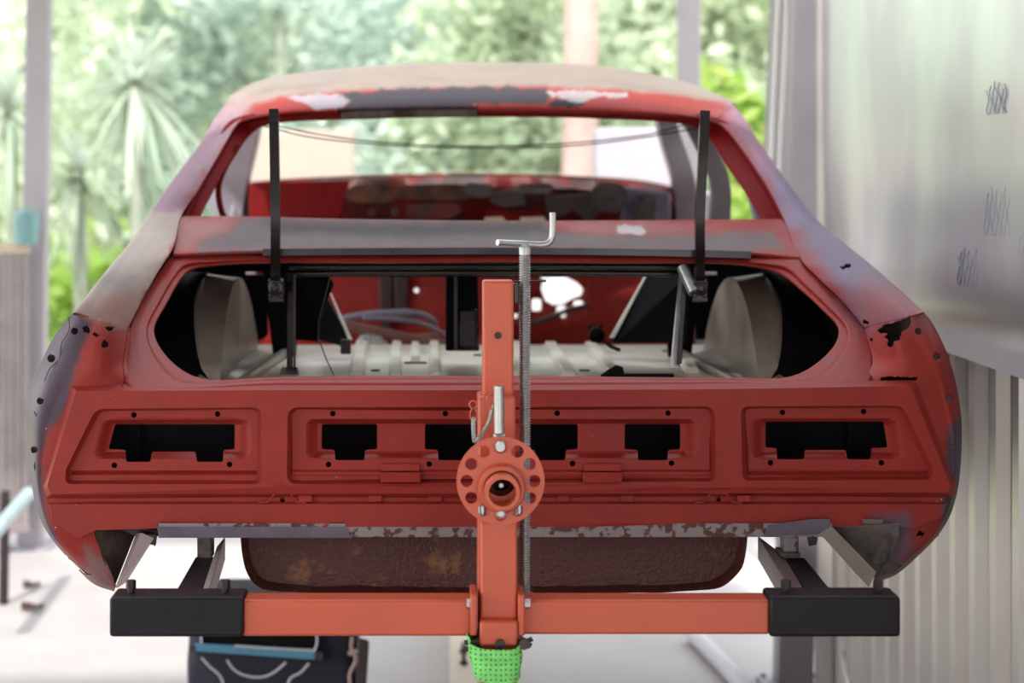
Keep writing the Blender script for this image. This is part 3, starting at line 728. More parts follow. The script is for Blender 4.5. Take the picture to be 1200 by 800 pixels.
# wheel houses
for s in (-1,1):
    cy, cz, R = .98, -.78, .50
    def tubz(a): return cz+R*math.sin(a)*1.02
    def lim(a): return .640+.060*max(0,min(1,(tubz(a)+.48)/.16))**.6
    nu_ = 60
    def xin(a): return .615+.10*max(0,tubz(a)+.45)*.4
    inner = []
    for t in (0,.15,.35,.55,.75,.9,.97,1.0):
        for i in range(nu_+1):
            a = PI*i/nu_; r_ = R*t
            inner.append(car_pt(s*(xin(a)-.03*(1-t)**2), cy-r_*math.cos(a)*1.15, cz+r_*math.sin(a)*1.02))
    for t in (.1,.35,.7,1.0):
        for i in range(nu_+1):
            a = PI*i/nu_; r_ = R*(1+.02*t)
            inner.append(car_pt(s*(xin(a)+.008+(lim(a)-xin(a))*t), cy-r_*math.cos(a)*1.15, cz+r_*math.sin(a)*1.02))
    MB().add(inner, [(j*(nu_+1)+i,j*(nu_+1)+i+1,(j+1)*(nu_+1)+i+1,(j+1)*(nu_+1)+i) for j in range(11) for i in range(nu_)]).build('wheel_house', M['hump'], car, angle=75, solid=.003)
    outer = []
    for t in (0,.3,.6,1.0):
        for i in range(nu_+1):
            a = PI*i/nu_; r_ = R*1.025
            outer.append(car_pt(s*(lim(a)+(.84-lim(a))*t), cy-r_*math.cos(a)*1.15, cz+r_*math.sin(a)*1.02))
    MB().add(outer, [(j*(nu_+1)+i,j*(nu_+1)+i+1,(j+1)*(nu_+1)+i+1,(j+1)*(nu_+1)+i) for j in range(3) for i in range(nu_)]).build('outer_wheel_house', M['black'], car, angle=75, solid=.003)  # outboard part split off in black for shade and black paint together
# outer side panels with wheel arch (forward of the end caps)
for s, E, S in ((-1,EL,SL),(1,ER,SR)):
    sh = [P(*q) for q in S[:6]]   # shoulder from tail to belt
    lev = [-.30,-.40,-.50,-.60,-.70,-.80,-.88]
    n1 = 60
    rowsS = []
    top = resample(sh, n1)
    top = [Vector((q.x, q.y+.04, q.z-.01)) for q in top]
    rowsS.append([Vector((q.x, q.y, q.z)) for q in top])
    rear = [P(x,y,Y+bow(x)) for x,y,Y in [r[0] for r in E]]
    def rear_at(z):
        for a, b_ in zip(rear[:-1], rear[1:]):
            if a.z >= z >= b_.z: return a.lerp(b_, (a.z-z)/max(a.z-b_.z,1e-6))
        return rear[-1].copy() if z < rear[-1].z else rear[0].copy()
    ymax = top[-1].y
    for li, lz in enumerate(lev):
        r0 = rear_at(EYE+lz); row = []
        for i in range(n1):
            t = i/(n1-1); y = r0.y+(1.75-r0.y)*t
            xr = {0:.925,1:.945,2:.948,3:.945,4:.935,5:.92,6:.90}[li]
            x = r0.x*(1-min(1,t*2.2))+(CARX+s*xr)*min(1,t*2.2)
            row.append(Vector((x, y, EYE+lz)))
        rowsS.append(row)
    vv = []; nvv = 60
    cols_ = [resample([r[i] for r in rowsS], nvv, keep=True) for i in range(n1)]
    for j in range(nvv): vv += [tuple(cols_[i][j]) for i in range(n1)]
    ff = []
    for j in range(nvv-1):
        for i in range(n1-1):
            q = [j*n1+i,j*n1+i+1,(j+1)*n1+i+1,(j+1)*n1+i]; c = sum((Vector(vv[k]) for k in q), Vector())/4
            if math.hypot(c.y-.98, (c.z-(EYE-.86))*1.05) < .36: continue
            ff.append(q)
    me = bpy.data.meshes.new('quarter_panel'); me.from_pydata(vv, [], ff); me.update()
    set_col(me, np.tile(np.array(lin(168,140,140)),(len(vv),1)))
    o = link('quarter_panel', me, M['paint'], car); finish(o, True, 60, .002, 0, 0)
    # door pillar, rocker, cowl side
    MB().hexa([car_pt(s*.93,1.75,-.18),car_pt(s*.80,1.75,-.18),car_pt(s*.80,1.82,-.18),car_pt(s*.93,1.82,-.18)],[car_pt(s*.93,1.72,-.90),car_pt(s*.78,1.72,-.90),car_pt(s*.78,1.80,-.90),car_pt(s*.93,1.80,-.90)]).build('door_lock_pillar', M['lav'], car, bevel=.008)
    MB().box(car_pt(s*.78,1.70,-.92),car_pt(s*.92,3.0,-.80)).build('rocker_panel', M['red'], car, bevel=.01)
    MB().hexa([car_pt(s*.72,2.86,-.05),car_pt(s*.82,2.78,-.08),car_pt(s*.86,2.92,-.08),car_pt(s*.76,2.98,-.05)],[car_pt(s*.80,2.86,-.88),car_pt(s*.92,2.78,-.88),car_pt(s*.92,2.95,-.88),car_pt(s*.80,2.98,-.88)]).build('hinge_pillar', M['lav'], car, bevel=.008)
    MB().bar(car_pt(s*.42,2.95,-.78),car_pt(s*.42,4.1,-.72),.08,.11).build('frame_rail', M['red'], car, bevel=.006)
# cabin floor and tunnel
MB().box(car_pt(-.82,1.70,-.66),car_pt(.82,2.97,-.645)).build('cabin_floor', M['red'], car)
MB().hexa([car_pt(-.16,1.70,-.645),car_pt(.16,1.70,-.645),car_pt(.10,1.70,-.55),car_pt(-.10,1.70,-.55)],[car_pt(-.16,2.97,-.645),car_pt(.16,2.97,-.645),car_pt(.10,2.97,-.55),car_pt(-.10,2.97,-.55)]).build('transmission_tunnel', M['red'], car, bevel=.03)
# roof rails and A pillars
def strip_tube(name, pts, wx, wz, m, nseg=24):
    q = resample(pts, nseg); o_ = MB(); n_ = len(q)
    for a, b_ in zip(q[:-1], q[1:]): pass
    base = []
    vs = []
    for i, p in enumerate(q):
        t = (q[min(i+1,n_-1)]-q[max(i-1,0)]).normalized(); sx = t.cross(Vector((0,1,0)))
        if sx.length < .2: sx = Vector((1,0,0))
        sx.normalize(); sy = t.cross(sx).normalized()
        k = i/(n_-1); w1 = wx[0]+(wx[1]-wx[0])*k if hasattr(wx,'__len__') else wx
        vs += [p-sx*w1/2-sy*wz/2, p+sx*w1/2-sy*wz/2, p+sx*w1/2+sy*wz/2, p-sx*w1/2+sy*wz/2]
    fs_ = [(4*i+k,4*i+(k+1)%4,4*i+4+(k+1)%4,4*i+4+k) for i in range(n_-1) for k in range(4)]+[(3,2,1,0),tuple(4*(n_-1)+k for k in range(4))]
    return o_.add(vs, fs_).build(name, m, car, angle=50, bevel=.003)
strip_tube('roof_rail', [P(284,130,1.70),P(286,130,1.95),P(295,130,2.4)], .06, .05, M['lav'])
strip_tube('roof_rail', [P(838,134,1.70),P(828,134,1.95),P(800,134,2.4)], .06, .05, M['lav'])
strip_tube('windshield_pillar', [P(300,118,2.38),P(291,160,2.55),P(276,215,2.78),P(266,262,2.84)], (.055,.10), .06, M['lav'])
strip_tube('windshield_pillar', [P(774,118,2.38),P(783,155,2.52),P(800,212,2.76),P(806,262,2.84)], (.055,.085), .06, M['lav'])
strip_tube('windshield_header', [P(296,117,2.38),P(400,103,2.36),P(540,98,2.35),P(680,103,2.36),P(778,117,2.38)], .05, .04, M['lav'])
strip_tube('quarter_window_frame', [P(806,136,1.78),P(826,172,1.80),P(843,212,1.80),P(843,262,1.80)], (.045,.06), .05, mat('mauve_grey_primer', lin(136,124,130), .5, scale=8))
strip_tube('quarter_window_frame', [P(276,150,1.78),P(262,190,1.80),P(249,222,1.80),P(262,262,1.80)], (.028,.036), .04, M['lav'])
strip_tube('quarter_window_edge', [P(861,196,1.30),P(877,222,1.25),P(884,245,1.22),P(888,262,1.2)], .016, .03, M['lav'])
strip_tube('quarter_window_edge', [P(281,168,1.30),P(262,200,1.3),P(256,220,1.3),P(259,245,1.3),P(266,262,1.3)], .014, .03, M['darkred'])
# cowl and dash
cow = resample([(262,224,2.86),(290,216,2.80),(340,211,2.74),(400,208,2.70),(540,205,2.68),(680,208,2.70),(750,213,2.74),(790,221,2.80),(812,228,2.86)], 120)
dv = []
for q in cow:
    for dy, dY in ((0,.22),(-1,.10),(0,.0),(2.5,-.02),(14,-.03),(26,0),(60,.05)):
        wob = 1.4*noise.noise((q[0]*.05,dy,0))
        dv.append(P(q[0], q[1]+dy+(wob if dY <= 0 else 0), q[2]+dY+.03*noise.noise((q[0]*.02,dy*.1,5))))
MB().add(dv, [(7*i+k,7*i+k+1,7*i+8+k,7*i+7+k) for i in range(len(cow)-1) for k in range(6)]).build('cowl_and_dashboard', M['dashrust'], car, solid=.003, angle=50)
MB().add([P(q[0],q[1]-3.5+.6*noise.noise((q[0]*.3,0,0)),q[2]+dY) for q in cow for dY in (0,.25)], [(2*i,2*i+1,2*i+3,2*i+2) for i in range(len(cow)-1)]).build('cowl_top', M['cream'], car, solid=.003)
dk = MB()
for (x0,x1,y0,y1) in ((292,470,214,256),): dk.hexa([P(x0,y0,2.63),P(x1-60,y0-3,2.60),P(x1-70,y1,2.60),P(x0,y1,2.60)],[P(x0,y0,2.64),P(x1-60,y0-3,2.61),P(x1-70,y1,2.61),P(x0,y1,2.61)])
dk.build('dash_end_panel', M['darkred'], car, bevel=.01)
MB().hexa([P(732,218,2.62),P(786,224,2.66),P(786,268,2.66),P(726,268,2.62)],[P(732,218,2.64),P(786,224,2.68),P(786,268,2.68),P(726,268,2.64)]).build('dash_end_panel', M['flangegrey'], car, bevel=.01)
db = MB(); sheetp(db, [(572,224,2.6),(610,222,2.58),(618,240,2.58),(592,244,2.6),(576,238,2.6)], .02); sheetp(db, [(640,230,2.58),(700,226,2.58),(706,246,2.6),(690,262,2.6),(672,246,2.58),(642,262,2.6)], .02)
db.build('dash_bracket', M['brown'], car, bevel=.003)
for k, (x0, x1, y0, y1, mm) in enumerate(((404,470,216,238,'orust'),(448,560,214,236,'orust'),(470,540,236,258,'dashrust'),(540,580,214,232,'brown'),(606,650,214,228,'bracket'),(690,735,214,250,'brown'),(745,770,222,262,'brown'),(560,640,246,262,'darkred'))):
    rr_ = random.Random(k); pl_ = []
    for q in range(14):
        a = 2*PI*q/14; sx_ = abs(math.cos(a))**.6*math.copysign(1,math.cos(a)); sz_ = abs(math.sin(a))**.6*math.copysign(1,math.sin(a))
        pl_.append(((x0+x1)/2+sx_*(x1-x0)/2*rr_.uniform(.8,1.05), (y0+y1)/2+sz_*(y1-y0)/2*rr_.uniform(.75,1.05), 2.56+.03*rr_.random()))
    m_ = MB(); sheetp(m_, pl_, .015); m_.build('dash_support', M[mm], car, bevel=.002)
for x_, y_ in ((436,249),(463,248),(760,233),(724,232)):
    MB().lathe(P(x_,y_,2.54),(0,-1,0),[(0,0),(.012,0),(.012,.02),(.006,.02),(.006,.01),(0,.01)],14).build('dash_boss', M['bracket'], car)
for x0,x1 in ((568,592),(610,640)):
    m_ = MB(); sheetp(m_, [(x0,255,2.5),(x1-3,254,2.5),(x1,258,2.5),(x1,264,2.5),(x0,264,2.5)], .01); m_.build('dash_bright_gap', M['cream'], car, bevel=.002)  # cream plates painted in for the bright openings below the dash
# firewall with real openings
fw_out = [(284,262),(822,262),(822,452),(284,452)]
pear = [(634,338),(636,330),(643,324),(652,322),(664,325),(676,331),(683,338),(681,346),(670,350),(660,356),(648,357),(639,352)]
fh = [rpoly(pear, 3, 3), rpoly([(623,350),(634,350),(634,364),(623,364)],3,3), rpoly([(652,358),(663,358),(663,367),(652,367)],3,3), rpoly([(672,352),(683,352),(683,363),(672,363)],3,3), circ(637,324,3,12), circ(488,340,2.6,12), circ(660,369,3,10), circ(604,370,2.5,10)]
yfw = lambda px,py: 2.93+.05*max(0,min(1,(py-380)/60))+.015*math.sin(px*.02)
v_, f_ = cdt_plate(fw_out, fh, yfw, 16)
MB().add([P(*q) for q in v_], f_).build('firewall', M['red'], car, solid=.003, angle=60)
fb = MB()
for x, a, b_ in ((452,322,392),(470,322,380)): fb.hexa([P(x-8,a,2.90),P(x+8,a,2.90),P(x+6,b_,2.90),P(x-6,b_,2.90)],[P(x-8,a,2.92),P(x+8,a,2.92),P(x+6,b_,2.92),P(x-6,b_,2.92)])
fb.build('firewall_stiffener', M['brown'], car, bevel=.004)
MB().hexa([P(628,352,2.88),P(690,352,2.88),P(694,380,2.88),P(640,378,2.88)],[P(628,352,2.885),P(690,352,2.885),P(694,380,2.885),P(640,378,2.885)])
MB().tube([P(612,382,2.85),P(640,374,2.82),P(668,362,2.82),P(690,358,2.85)], .009, 8).build('pedal_linkage', M['brown'], car)
# trunk hardware
# package shelf beam under the back window
MB().hexa([car_pt(-.72,.98,-.16),car_pt(.72,.98,-.16),car_pt(.72,.98,-.255),car_pt(-.72,.98,-.255)],[car_pt(-.72,1.06,-.16),car_pt(.72,1.06,-.16),car_pt(.72,1.06,-.20),car_pt(-.72,1.06,-.20)]).build('package_shelf_beam', M['black'], car, bevel=.004)
for s in (-1,1):
    # vertical side braces between shelf and floor
    def bp(xr,Y,zr): return car_pt(s*xr,Y,zr)
    MB().hexa([bp(.60,1.30,-.17),bp(.48,1.30,-.17),bp(.50,1.30,ZF),bp(.56,1.30,ZF)],[bp(.60,1.33,-.17),bp(.48,1.33,-.17),bp(.50,1.33,ZF),bp(.56,1.33,ZF)]).build('shelf_brace', M['black'], car, bevel=.003)
    q = [bp(.645,1.42,-.17),bp(.86,1.42,-.17),bp(.86,1.42,-.66),bp(.645,1.42,-.66)]
    MB().hexa(q, [p+Vector((0,.01,0)) for p in q]).build('wheel_house_panel', M['black'], car)
# left black boxes
def plate(name, pts, m, th=.01):
    mb_ = MB(); sheetp(mb_, pts, th); return mb_.build(name, M[m], car, smooth=False, bevel=.0015)
plate('shelf_side_panel', [(346,322,.80),(386,324,.82),(391,333,.82),(373,378,.86),(372,400,.9),(345,398,.9)], 'black', .02)
plate('gusset_panel', [(384,350,1.25),(411,400,1.22),(401,406,1.2),(374,398,1.2),(374,376,1.2)], 'black', .02)
plate('gusset_edge', [(386,343,1.20),(388,343,1.20),(413,398,1.18),(408,398,1.18)], 'bare', .006)
plate('gusset_foot', [(399,398,1.1),(411,398,1.1),(411,415,1.1),(399,415,1.1)], 'brown', .02)
plate('seat_side_panel', [(286,322,1.45),(312,322,1.45),(314,392,1.45),(308,398,1.45),(300,398,1.45),(285,350,1.45)], 'black', .02)
plate('seat_side_panel', [(336,322,1.45),(352,322,1.45),(352,398,1.45),(336,398,1.45)], 'black', .02)
plate('gusset_panel', [(757,322,1.25),(806,322,1.1),(806,400,1.1),(722,402,1.2),(716,398,1.2)], 'black', .02)
plate('gusset_edge', [(756,322,1.18),(759,322,1.18),(720,396,1.14),(714,396,1.14)], 'bare', .006)
plate('seat_side_panel', [(812,322,1.45),(858,322,1.45),(846,398,1.45),(816,398,1.45)], 'black', .02)
cb = MB(); cb.hexa([P(522,320,1.02),P(560,320,1.02),P(562,411,1.0),P(522,411,1.0)],[P(526,320,1.10),P(556,320,1.10),P(556,411,1.10),P(526,411,1.10)])
cb.build('centre_brace', M['black'], car, bevel=.004)
MB().bar(P(534,320,1.0),P(534,411,.985),.008,.006).build('brace_bead', M['brown'], car)
MB().hexa([P(537,362,.985),P(559,362,.985),P(560,408,.97),P(537,408,.97)],[P(537,362,1.02),P(559,362,1.02),P(560,408,1.02),P(537,408,1.02)]).build('brace_box', M['gloss'], car, bevel=.006)
# clutter bracket at the right gusset foot
cl = MB()
cl.tube([P(690,382,1.1),P(700,392,1.08),P(693,400,1.08)], .006, 8).tube([P(696,381,1.1),P(706,398,1.05),P(716,406,1.02),P(726,410,1.0)], .005, 8).tube([P(706,380,1.1),P(692,396,1.1)], .005,8)
cl.lathe(P(699,392,1.07),(0,-1,0),[(0,0),(.02,0),(.02,.02),(.008,.03),(0,.03)],12)
cl.build('wire_clip', M['black'], car)
hk = MB(); sheetp(hk, [(704,440,.42),(712,434,.42),(722,428,.42),(730,430,.42),(732,438,.42),(790,438,.42),(790,443,.42),(704,443,.42)], .012)
hk.build('latch_plate', M['black'], car, bevel=.001)
# torsion bars
MB().tube([P(338,313,.62),P(560,312.5,.62),P(800,313,.62)], .0058, 10).build('torsion_bar', M['gloss'], car)
MB().tube([P(346,321,.60),P(420,319.5,.60),P(640,319.5,.60),P(786,321,.60)], .0065, 10).build('torsion_bar', M['gloss'], car)
MB().bar(P(350,316.5,.68),P(780,316.5,.68),.02,.03).build('hinge_cross_member', M['black'], car)
MB().tube([P(390,313,.6),P(386,328,.6),P(373,378,.62),P(374,398,.62),P(382,420,.5),P(392,441,.3)], .0016, 6).build('boot_light_wire', M['cable'], car)
# hinges
def hinge(xb, xt, ytop, s):
    h = MB()
    pts = [P(xb,345,.50),P(xb,300,.46),P(xb-1*0,255,.44),P((xb+xt)/2,190,.44),P(xt,ytop,.46)]
    q = resample(pts, 30)
    for a, b_ in zip(q[:-1], q[1:]): h.bar(a, b_+(b_-a)*.05, .021, .022, (0,1,0))
    r_ = h.build('hinge_arm', M['gloss'], car, bevel=0, smooth=False)
    k = MB()
    k.hexa([P(xb-9,330,.47),P(xb+10,330,.47),P(xb+10,354,.47),P(xb-9,354,.47)],[P(xb-9,326,.56),P(xb+10,326,.56),P(xb+10,354,.54),P(xb-9,354,.54)])
    k.lathe(P(xb,337,.47),(0,-1,0),[(0,0),(.018,0),(.018,.012),(.008,.014),(.008,.022),(0,.022)],12)
    for dx,dy in ((-6,346),(6,346),(-6,330),(6,330)): k.lathe(P(xb+dx,dy,.47),(0,-1,0),[(0,0),(.006,0),(.006,.008),(0,.008)],6)
    k.build('hinge_bracket', M['gloss'], r_, bevel=.002)
hinge(323, 321, 129, -1); hinge(820, 826, 131, 1)
# hinge box supports + struts to floor
MB().hexa([P(337,318,.56),P(344,318,.56),P(343,432,.50),P(336,432,.50)],[P(337,318,.60),P(344,318,.60),P(343,432,.55),P(336,432,.55)]).build('hinge_strut', M['gloss'], car, bevel=.002)
MB().bar(P(345,322,.58),P(345,430,.53),.006,.01).build('strut_edge', M['brown'], car)
MB().hexa([P(330,430,.48),P(349,430,.48),P(351,439,.40),P(327,439,.40)],[P(330,430,.58),P(349,430,.58),P(351,439,.58),P(327,439,.58)]).build('strut_foot', M['brown'], car, bevel=.003)
MB().hexa([P(796,318,.56),P(804,318,.56),P(797,432,.50),P(785,432,.50)],[P(796,318,.60),P(804,318,.60),P(797,432,.54),P(785,432,.54)]).build('hinge_strut', M['zinc'], car, bevel=.002)
MB().hexa([P(800,322,.50),P(806,322,.50),P(799,426,.48),P(793,426,.48)],[P(800,322,.53),P(806,322,.53),P(799,426,.51),P(793,426,.51)]).build('strut_edge', M['gloss'], car, bevel=.002)
MB().lathe(P(800,313,.50), (.35,-.6,-.9), [(0,0),(.014,0),(.014,.07),(0,.07)], 12).build('hinge_spring_cap', M['zinc'], car)
MB().hexa([P(336,318,.50),P(344,318,.50),P(344,332,.50),P(334,332,.50)],[P(336,318,.56),P(344,318,.56),P(344,332,.56),P(334,332,.56)]).build('hinge_spring_cap', M['black'], car, bevel=.003)
# lavender pieces seen past the wheel houses
plate('seat_corner_panel', [(283,366,1.7),(292,366,1.7),(292,392,1.7),(283,392,1.7)], 'lav', .01)
plate('seat_corner_panel', [(824,372,1.7),(834,372,1.7),(832,396,1.7),(820,396,1.7)], 'lav', .01)
plate('seat_corner_panel', [(786,352,1.7),(810,352,1.7),(806,394,1.7),(782,394,1.7)], 'lav', .01)

# ------------------------------------------------------------------ rotisserie
rot = empty('car_rotisserie', (P(583,0,-.40).x, -.40, 0), 'orange steel car rotisserie stand with black sleeved crossbar and round indexing hub', 'rotisserie stand')
YB = -.36
def bx(name, x0, x1, y0, y1, Ya, Yb_, m, bev=.004, parent=None):
    a = P(x0,y1,Ya); b_ = P(x1,y0,Ya)
    return MB().box((a.x,Ya,a.z),(b_.x,Yb_,b_.z)).build(name, M[m], parent or rot, bevel=bev, seg=3) if False else finish(MB().box((a.x,Ya,a.z),(b_.x,Yb_,b_.z)).build(name, M[m], parent or rot, smooth=True), True, 35, 0, bev)
bx('inner_mast', 565.5, 602, 329, 700, -.30, -.245, 'orange', .005)
bx('mast_sleeve', 560, 604, 465, 757, -.335, -.225, 'orange', .005)
o = MB(); a = P(562,757,-.37); b_ = P(608,757,-.37)
bx('lower_mast', 562, 607, 728, 757, -.39, -.30, 'orange', .005)
a = P(561,700,-.36)
MB().box((P(563,0,-.36).x,-.36,.08),(P(606,0,-.36).x,-.26,P(0,612,-.36).z)).build('lower_post', M['orange'], rot, bevel=.004)
MB().box((P(583,0,-.36).x-.42,-.38,.0),(P(583,0,-.36).x+.42,-.26,.09)).build('base_beam', M['orange'], rot, bevel=.005)
bx('crossbar', 284, 553, 703, 745.5, YB, YB+.068, 'orange', .005)
bx('crossbar', 611, 902, 703, 743.5, YB, YB+.068, 'orange', .005)
bx('crossbar_sleeve', 128, 285.5, 700, 746.5, YB-.012, YB+.075, 'sleeve', .006)
bx('crossbar_sleeve', 902, 1055.5, 699, 746.5, YB-.012, YB+.075, 'sleeve', .006)
# hinge plates on both sides of the mast
for x0,x1 in ((551,560),(607,616)):
    bx('pivot_plate', x0, x1-1, 697, 745, -.385, -.29, 'orange', .003)
    MB().lathe(P((x0+x1)/2+ (-6 if x0<580 else 6),707,-.365),(1,0,0),[(0,-.004),(.009,-.004),(.009,.006),(0,.006)],6).build('pivot_bolt', M['zinc'], rot, smooth=False)
# flange with twelve holes
fc = P(586.5,563,-.42)
def ring_plate(c, R, holes, th, name, m, n=96):
    loop = [(R*math.cos(2*PI*k/n), R*math.sin(2*PI*k/n)) for k in range(n)]
    V_, F_ = None, None
    vs = [Vector(p) for p in loop]; es = [(i,(i+1)%n) for i in range(n)]
    for h in holes:
        n0 = len(vs); vs += [Vector(p) for p in h]; es += [(n0+i, n0+(i+1)%len(h)) for i in range(len(h))]
    V, E, Fc, *_ = delaunay_2d_cdt(vs, es, [], 0, 1e-7)
    fa = np.array([list(f) for f in Fc]); vx = np.array([p[0] for p in V]); vy = np.array([p[1] for p in V]); cx = vx[fa].mean(1); cy = vy[fa].mean(1)
    k = inside(loop, cx, cy)
    for h in holes: k &= ~inside(h, cx, cy)
    mb = MB().add([(c.x+p[0], c.y, c.z+p[1]) for p in V], [tuple(int(i) for i in f) for f in fa[k]])
    return mb.build(name, m, rot, solid=th, offset=0, smooth=False)
k_ = 3.58/F
hs = []
for q in range(12):
    a = PI/2+q*2*PI/12
    hs.append([( (39.5*math.cos(a)+7.3*math.cos(t))*k_, (39.5*math.sin(a)+7.3*math.sin(t))*k_) for t in [2*PI*i/24 for i in range(24)]])
hs.append([(18*k_*math.cos(t), 18*k_*math.sin(t)) for t in [2*PI*i/40 for i in range(40)]])
ring_plate(fc, 51.5*k_, hs, .009, 'index_flange', M['orange'])
MB().lathe((fc.x+.002,fc.y+.002,fc.z-.012),(0,-1,0),[(.0435,-.12),(.0435,.022),(.040,.028),(.034,.028),(.034,-.12)],48).build('hub_sleeve', M['orange'], rot, angle=40)
MB().lathe((fc.x+.002,fc.y+.002,fc.z-.014),(0,-1,0),[(.033,-.16),(.033,.05),(.031,.054),(.0245,.054),(.0235,.05),(.0235,-.16),(0,-.16)],48).build('pivot_tube', M['orange'], rot, angle=40)
MB().lathe((fc.x+.002,fc.y+.10,fc.z-.012),(0,-1,0),[(0,0),(.02,0),(.02,.02),(.004,.03),(.004,.08),(0,.08)],20).build('pivot_bolt', M['zinc'], rot)
# index pin with handle, bolt
MB().tube([P(584.5,452,-.40),P(585,507,-.40)], .0098, 20).build('index_handle', M['zinc'], rot, angle=50)
MB().lathe(P(585,510,-.40),(0,0,1),[(0,-.012),(.012,-.012),(.012,0),(.0098,.003),(0,.003)],16).build('handle_collar', M['zinc'], rot)
MB().lathe(P(586,522,-.425),(0,-1,0),[(0,-.05),(.0102,-.05),(.0102,.014),(.0085,.018),(0,.018)],20).build('index_pin', M['zinc'], rot)
MB().lathe(P(587,600,-.43),(0,-1,0),[(0,0),(.010,0),(.010,.008),(.006,.01),(.006,.016),(0,.016)],6).build('grease_fitting', M['zinc'], rot)
for x, y in ((565,600),(609,598)):
    MB().tube([P(x,y-8,-.405),P(x,y+8,-.405)], .008, 12).build('clamp_bolt', M['zinc'], rot)
# chain and ring pins
chn = MB()
def chain(pts, n_):
    q = resample(pts, n_)
    for i, p in enumerate(q):
        t = (q[min(i+1,n_-1)]-q[max(i-1,0)]).normalized(); u = t.cross(Vector((0,1,0))).normalized(); vv_ = t.cross(u)
        uu = u if i%2 else vv_
        chn.tube([p+t*.0052*math.cos(a)+uu*.0030*math.sin(a) for a in [2*PI*k/10 for k in range(10)]], .0009, 5, closed=True)
chain([P(577,478,-.37),P(574,492,-.37),P(568,503,-.37),P(560,515,-.38),P(557,517,-.38),P(555,505,-.38),P(555,492,-.38)], 40)
chn.build('retaining_chain', M['zinc'], rot)
rg = MB()
for cx_, cy_, rx, ry in ((554.5,474,4.4,4.4),(555,486,4.2,7.5),(577,470,6.5,9.0)):
    rg.tube([P(cx_+rx*math.cos(a), cy_+ry*math.sin(a), -.375) for a in [2*PI*k/24 for k in range(24)]], .0013, 6, closed=True)
rg.build('ring_clip', M['orange'], rot)
# threaded jack screw
JX = 615
jn = 105*8; jr = []; jp = []
p0 = P(JX,288,-.27); p1 = P(JX,697,-.27)
th = MB(); nseg = 1060; rr = []; pp = []
for i in range(nseg+1):
    t = i/nseg; pp.append(p0.lerp(p1,t)); rr.append(.0098+.0016*math.sin(2*PI*t*nseg/8))
th.tube(pp, rr, 14)
scrw = th.build('jack_screw', M['zinc'], rot, angle=180)
MB().tube(resample([P(583,284,-.30),P(612,285.5,-.27),P(640,286,-.27),P(646,281,-.27),P(647.5,272,-.27),P(647.5,249,-.27)], 40), .0060, 14).build('crank_handle', M['zinc'], scrw, angle=60)
MB().lathe(P(JX,286,-.27),(0,0,1),[(0,-.02),(.011,-.02),(.011,-.008),(.008,.002),(0,.002)],16).build('crank_weld', M['zinc'], scrw)
MB().lathe(P(JX+1,697,-.27),(0,0,1),[(0,-.012),(.014,-.012),(.014,.006),(0,.006)],6).build('screw_nut', M['zinc'], scrw, smooth=False)
MB().box(P(602,356,-.29),P(607,331,-.26)).build('mast_guide_lug', M['brown'], rot, bevel=.002)
MB().tube([P(602,330,-.27),P(640,329,-.27)], .002, 8).build('guide_rod', M['bolt'], rot)
for (x,y) in ((583.5,393),):
    MB().lathe(P(x,y,-.301),(0,-1,0),[(0,-.002),(.0068,-.002),(.0068,.0012),(.0045,.0012),(.0045,.0004),(0,.0004)],16).build('mast_pin_hole', M['bolt'], rot)
for (x,y,Ya) in ((586,754,-.39),(586,796,-.36)):
    MB().lathe(P(x,y,Ya),(0,-1,0),[(0,0),(.009,0),(.009,.010),(0,.012)],12).build('mast_bolt', M['bolt'], rot)
# sleeve bolts
for (x,y) in ((153.5,684),(264,687),(921,686),(1029,690)):
    k = MB(); p = P(x,701,-.33)
    k.lathe(p,(0,0,1),[(0,-.01),(.0105,-.01),(.0105,.007),(.006,.007),(.006,.018),(.0095,.018),(.0095,.034),(0,.034)],6); k.build('sleeve_bolt', M['bolt'], rot, smooth=False)
# arms running forward to the chassis
def arm(pts0, pts1, name, m): MB().hexa(pts0, pts1).build(name, M[m], rot, bevel=.003)
z0 = P(0,697,-.30).z
MB().hexa([P(203,697,-.30),P(234,697,-.30),P(234,697,-.30)-Vector((0,0,.06)),P(203,697,-.30)-Vector((0,0,.06))],[P(229,652,.03),P(252,652,.03),P(252,652,.03)-Vector((0,0,.06)),P(229,652,.03)-Vector((0,0,.06))]).build('chassis_arm', M['sleeve'], rot, bevel=.003)
MB().hexa([P(235,697,-.29),P(243,697,-.29),P(243,697,-.29)-Vector((0,0,.05)),P(235,697,-.29)-Vector((0,0,.05))],[P(254,640,.10),P(264,628,.14),P(264,628,.14)-Vector((0,0,.05)),P(254,640,.10)-Vector((0,0,.05))]).build('arm_flange', M['strut_grey'], rot, bevel=.002)
bx('arm_upright', 231, 248, 628, 655, .02, .07, 'bracket', .002)
MB().hexa([P(947,697,-.30),P(979,697,-.30),P(979,697,-.30)-Vector((0,0,.06)),P(947,697,-.30)-Vector((0,0,.06))],[P(919,653,.03),P(943,653,.03),P(943,653,.03)-Vector((0,0,.06)),P(919,653,.03)-Vector((0,0,.06))]).build('chassis_arm', M['sleeve'], rot, bevel=.003)
MB().hexa([P(930,697,-.29),P(946,697,-.29),P(946,697,-.29)-Vector((0,0,.05)),P(930,697,-.29)-Vector((0,0,.05))],[P(888,627,.16),P(918,650,.05),P(918,650,.05)-Vector((0,0,.05)),P(888,627,.16)-Vector((0,0,.05))]).build('arm_flange', mat('mauve_steel', lin(140,118,118), .4, scale=14), rot, bevel=.002)
bx('arm_upright', 919, 936, 626, 650, .02, .07, 'strip', .002)
bx('arm_cap', 915, 938, 648, 653, .0, .07, 'bracket', .002)
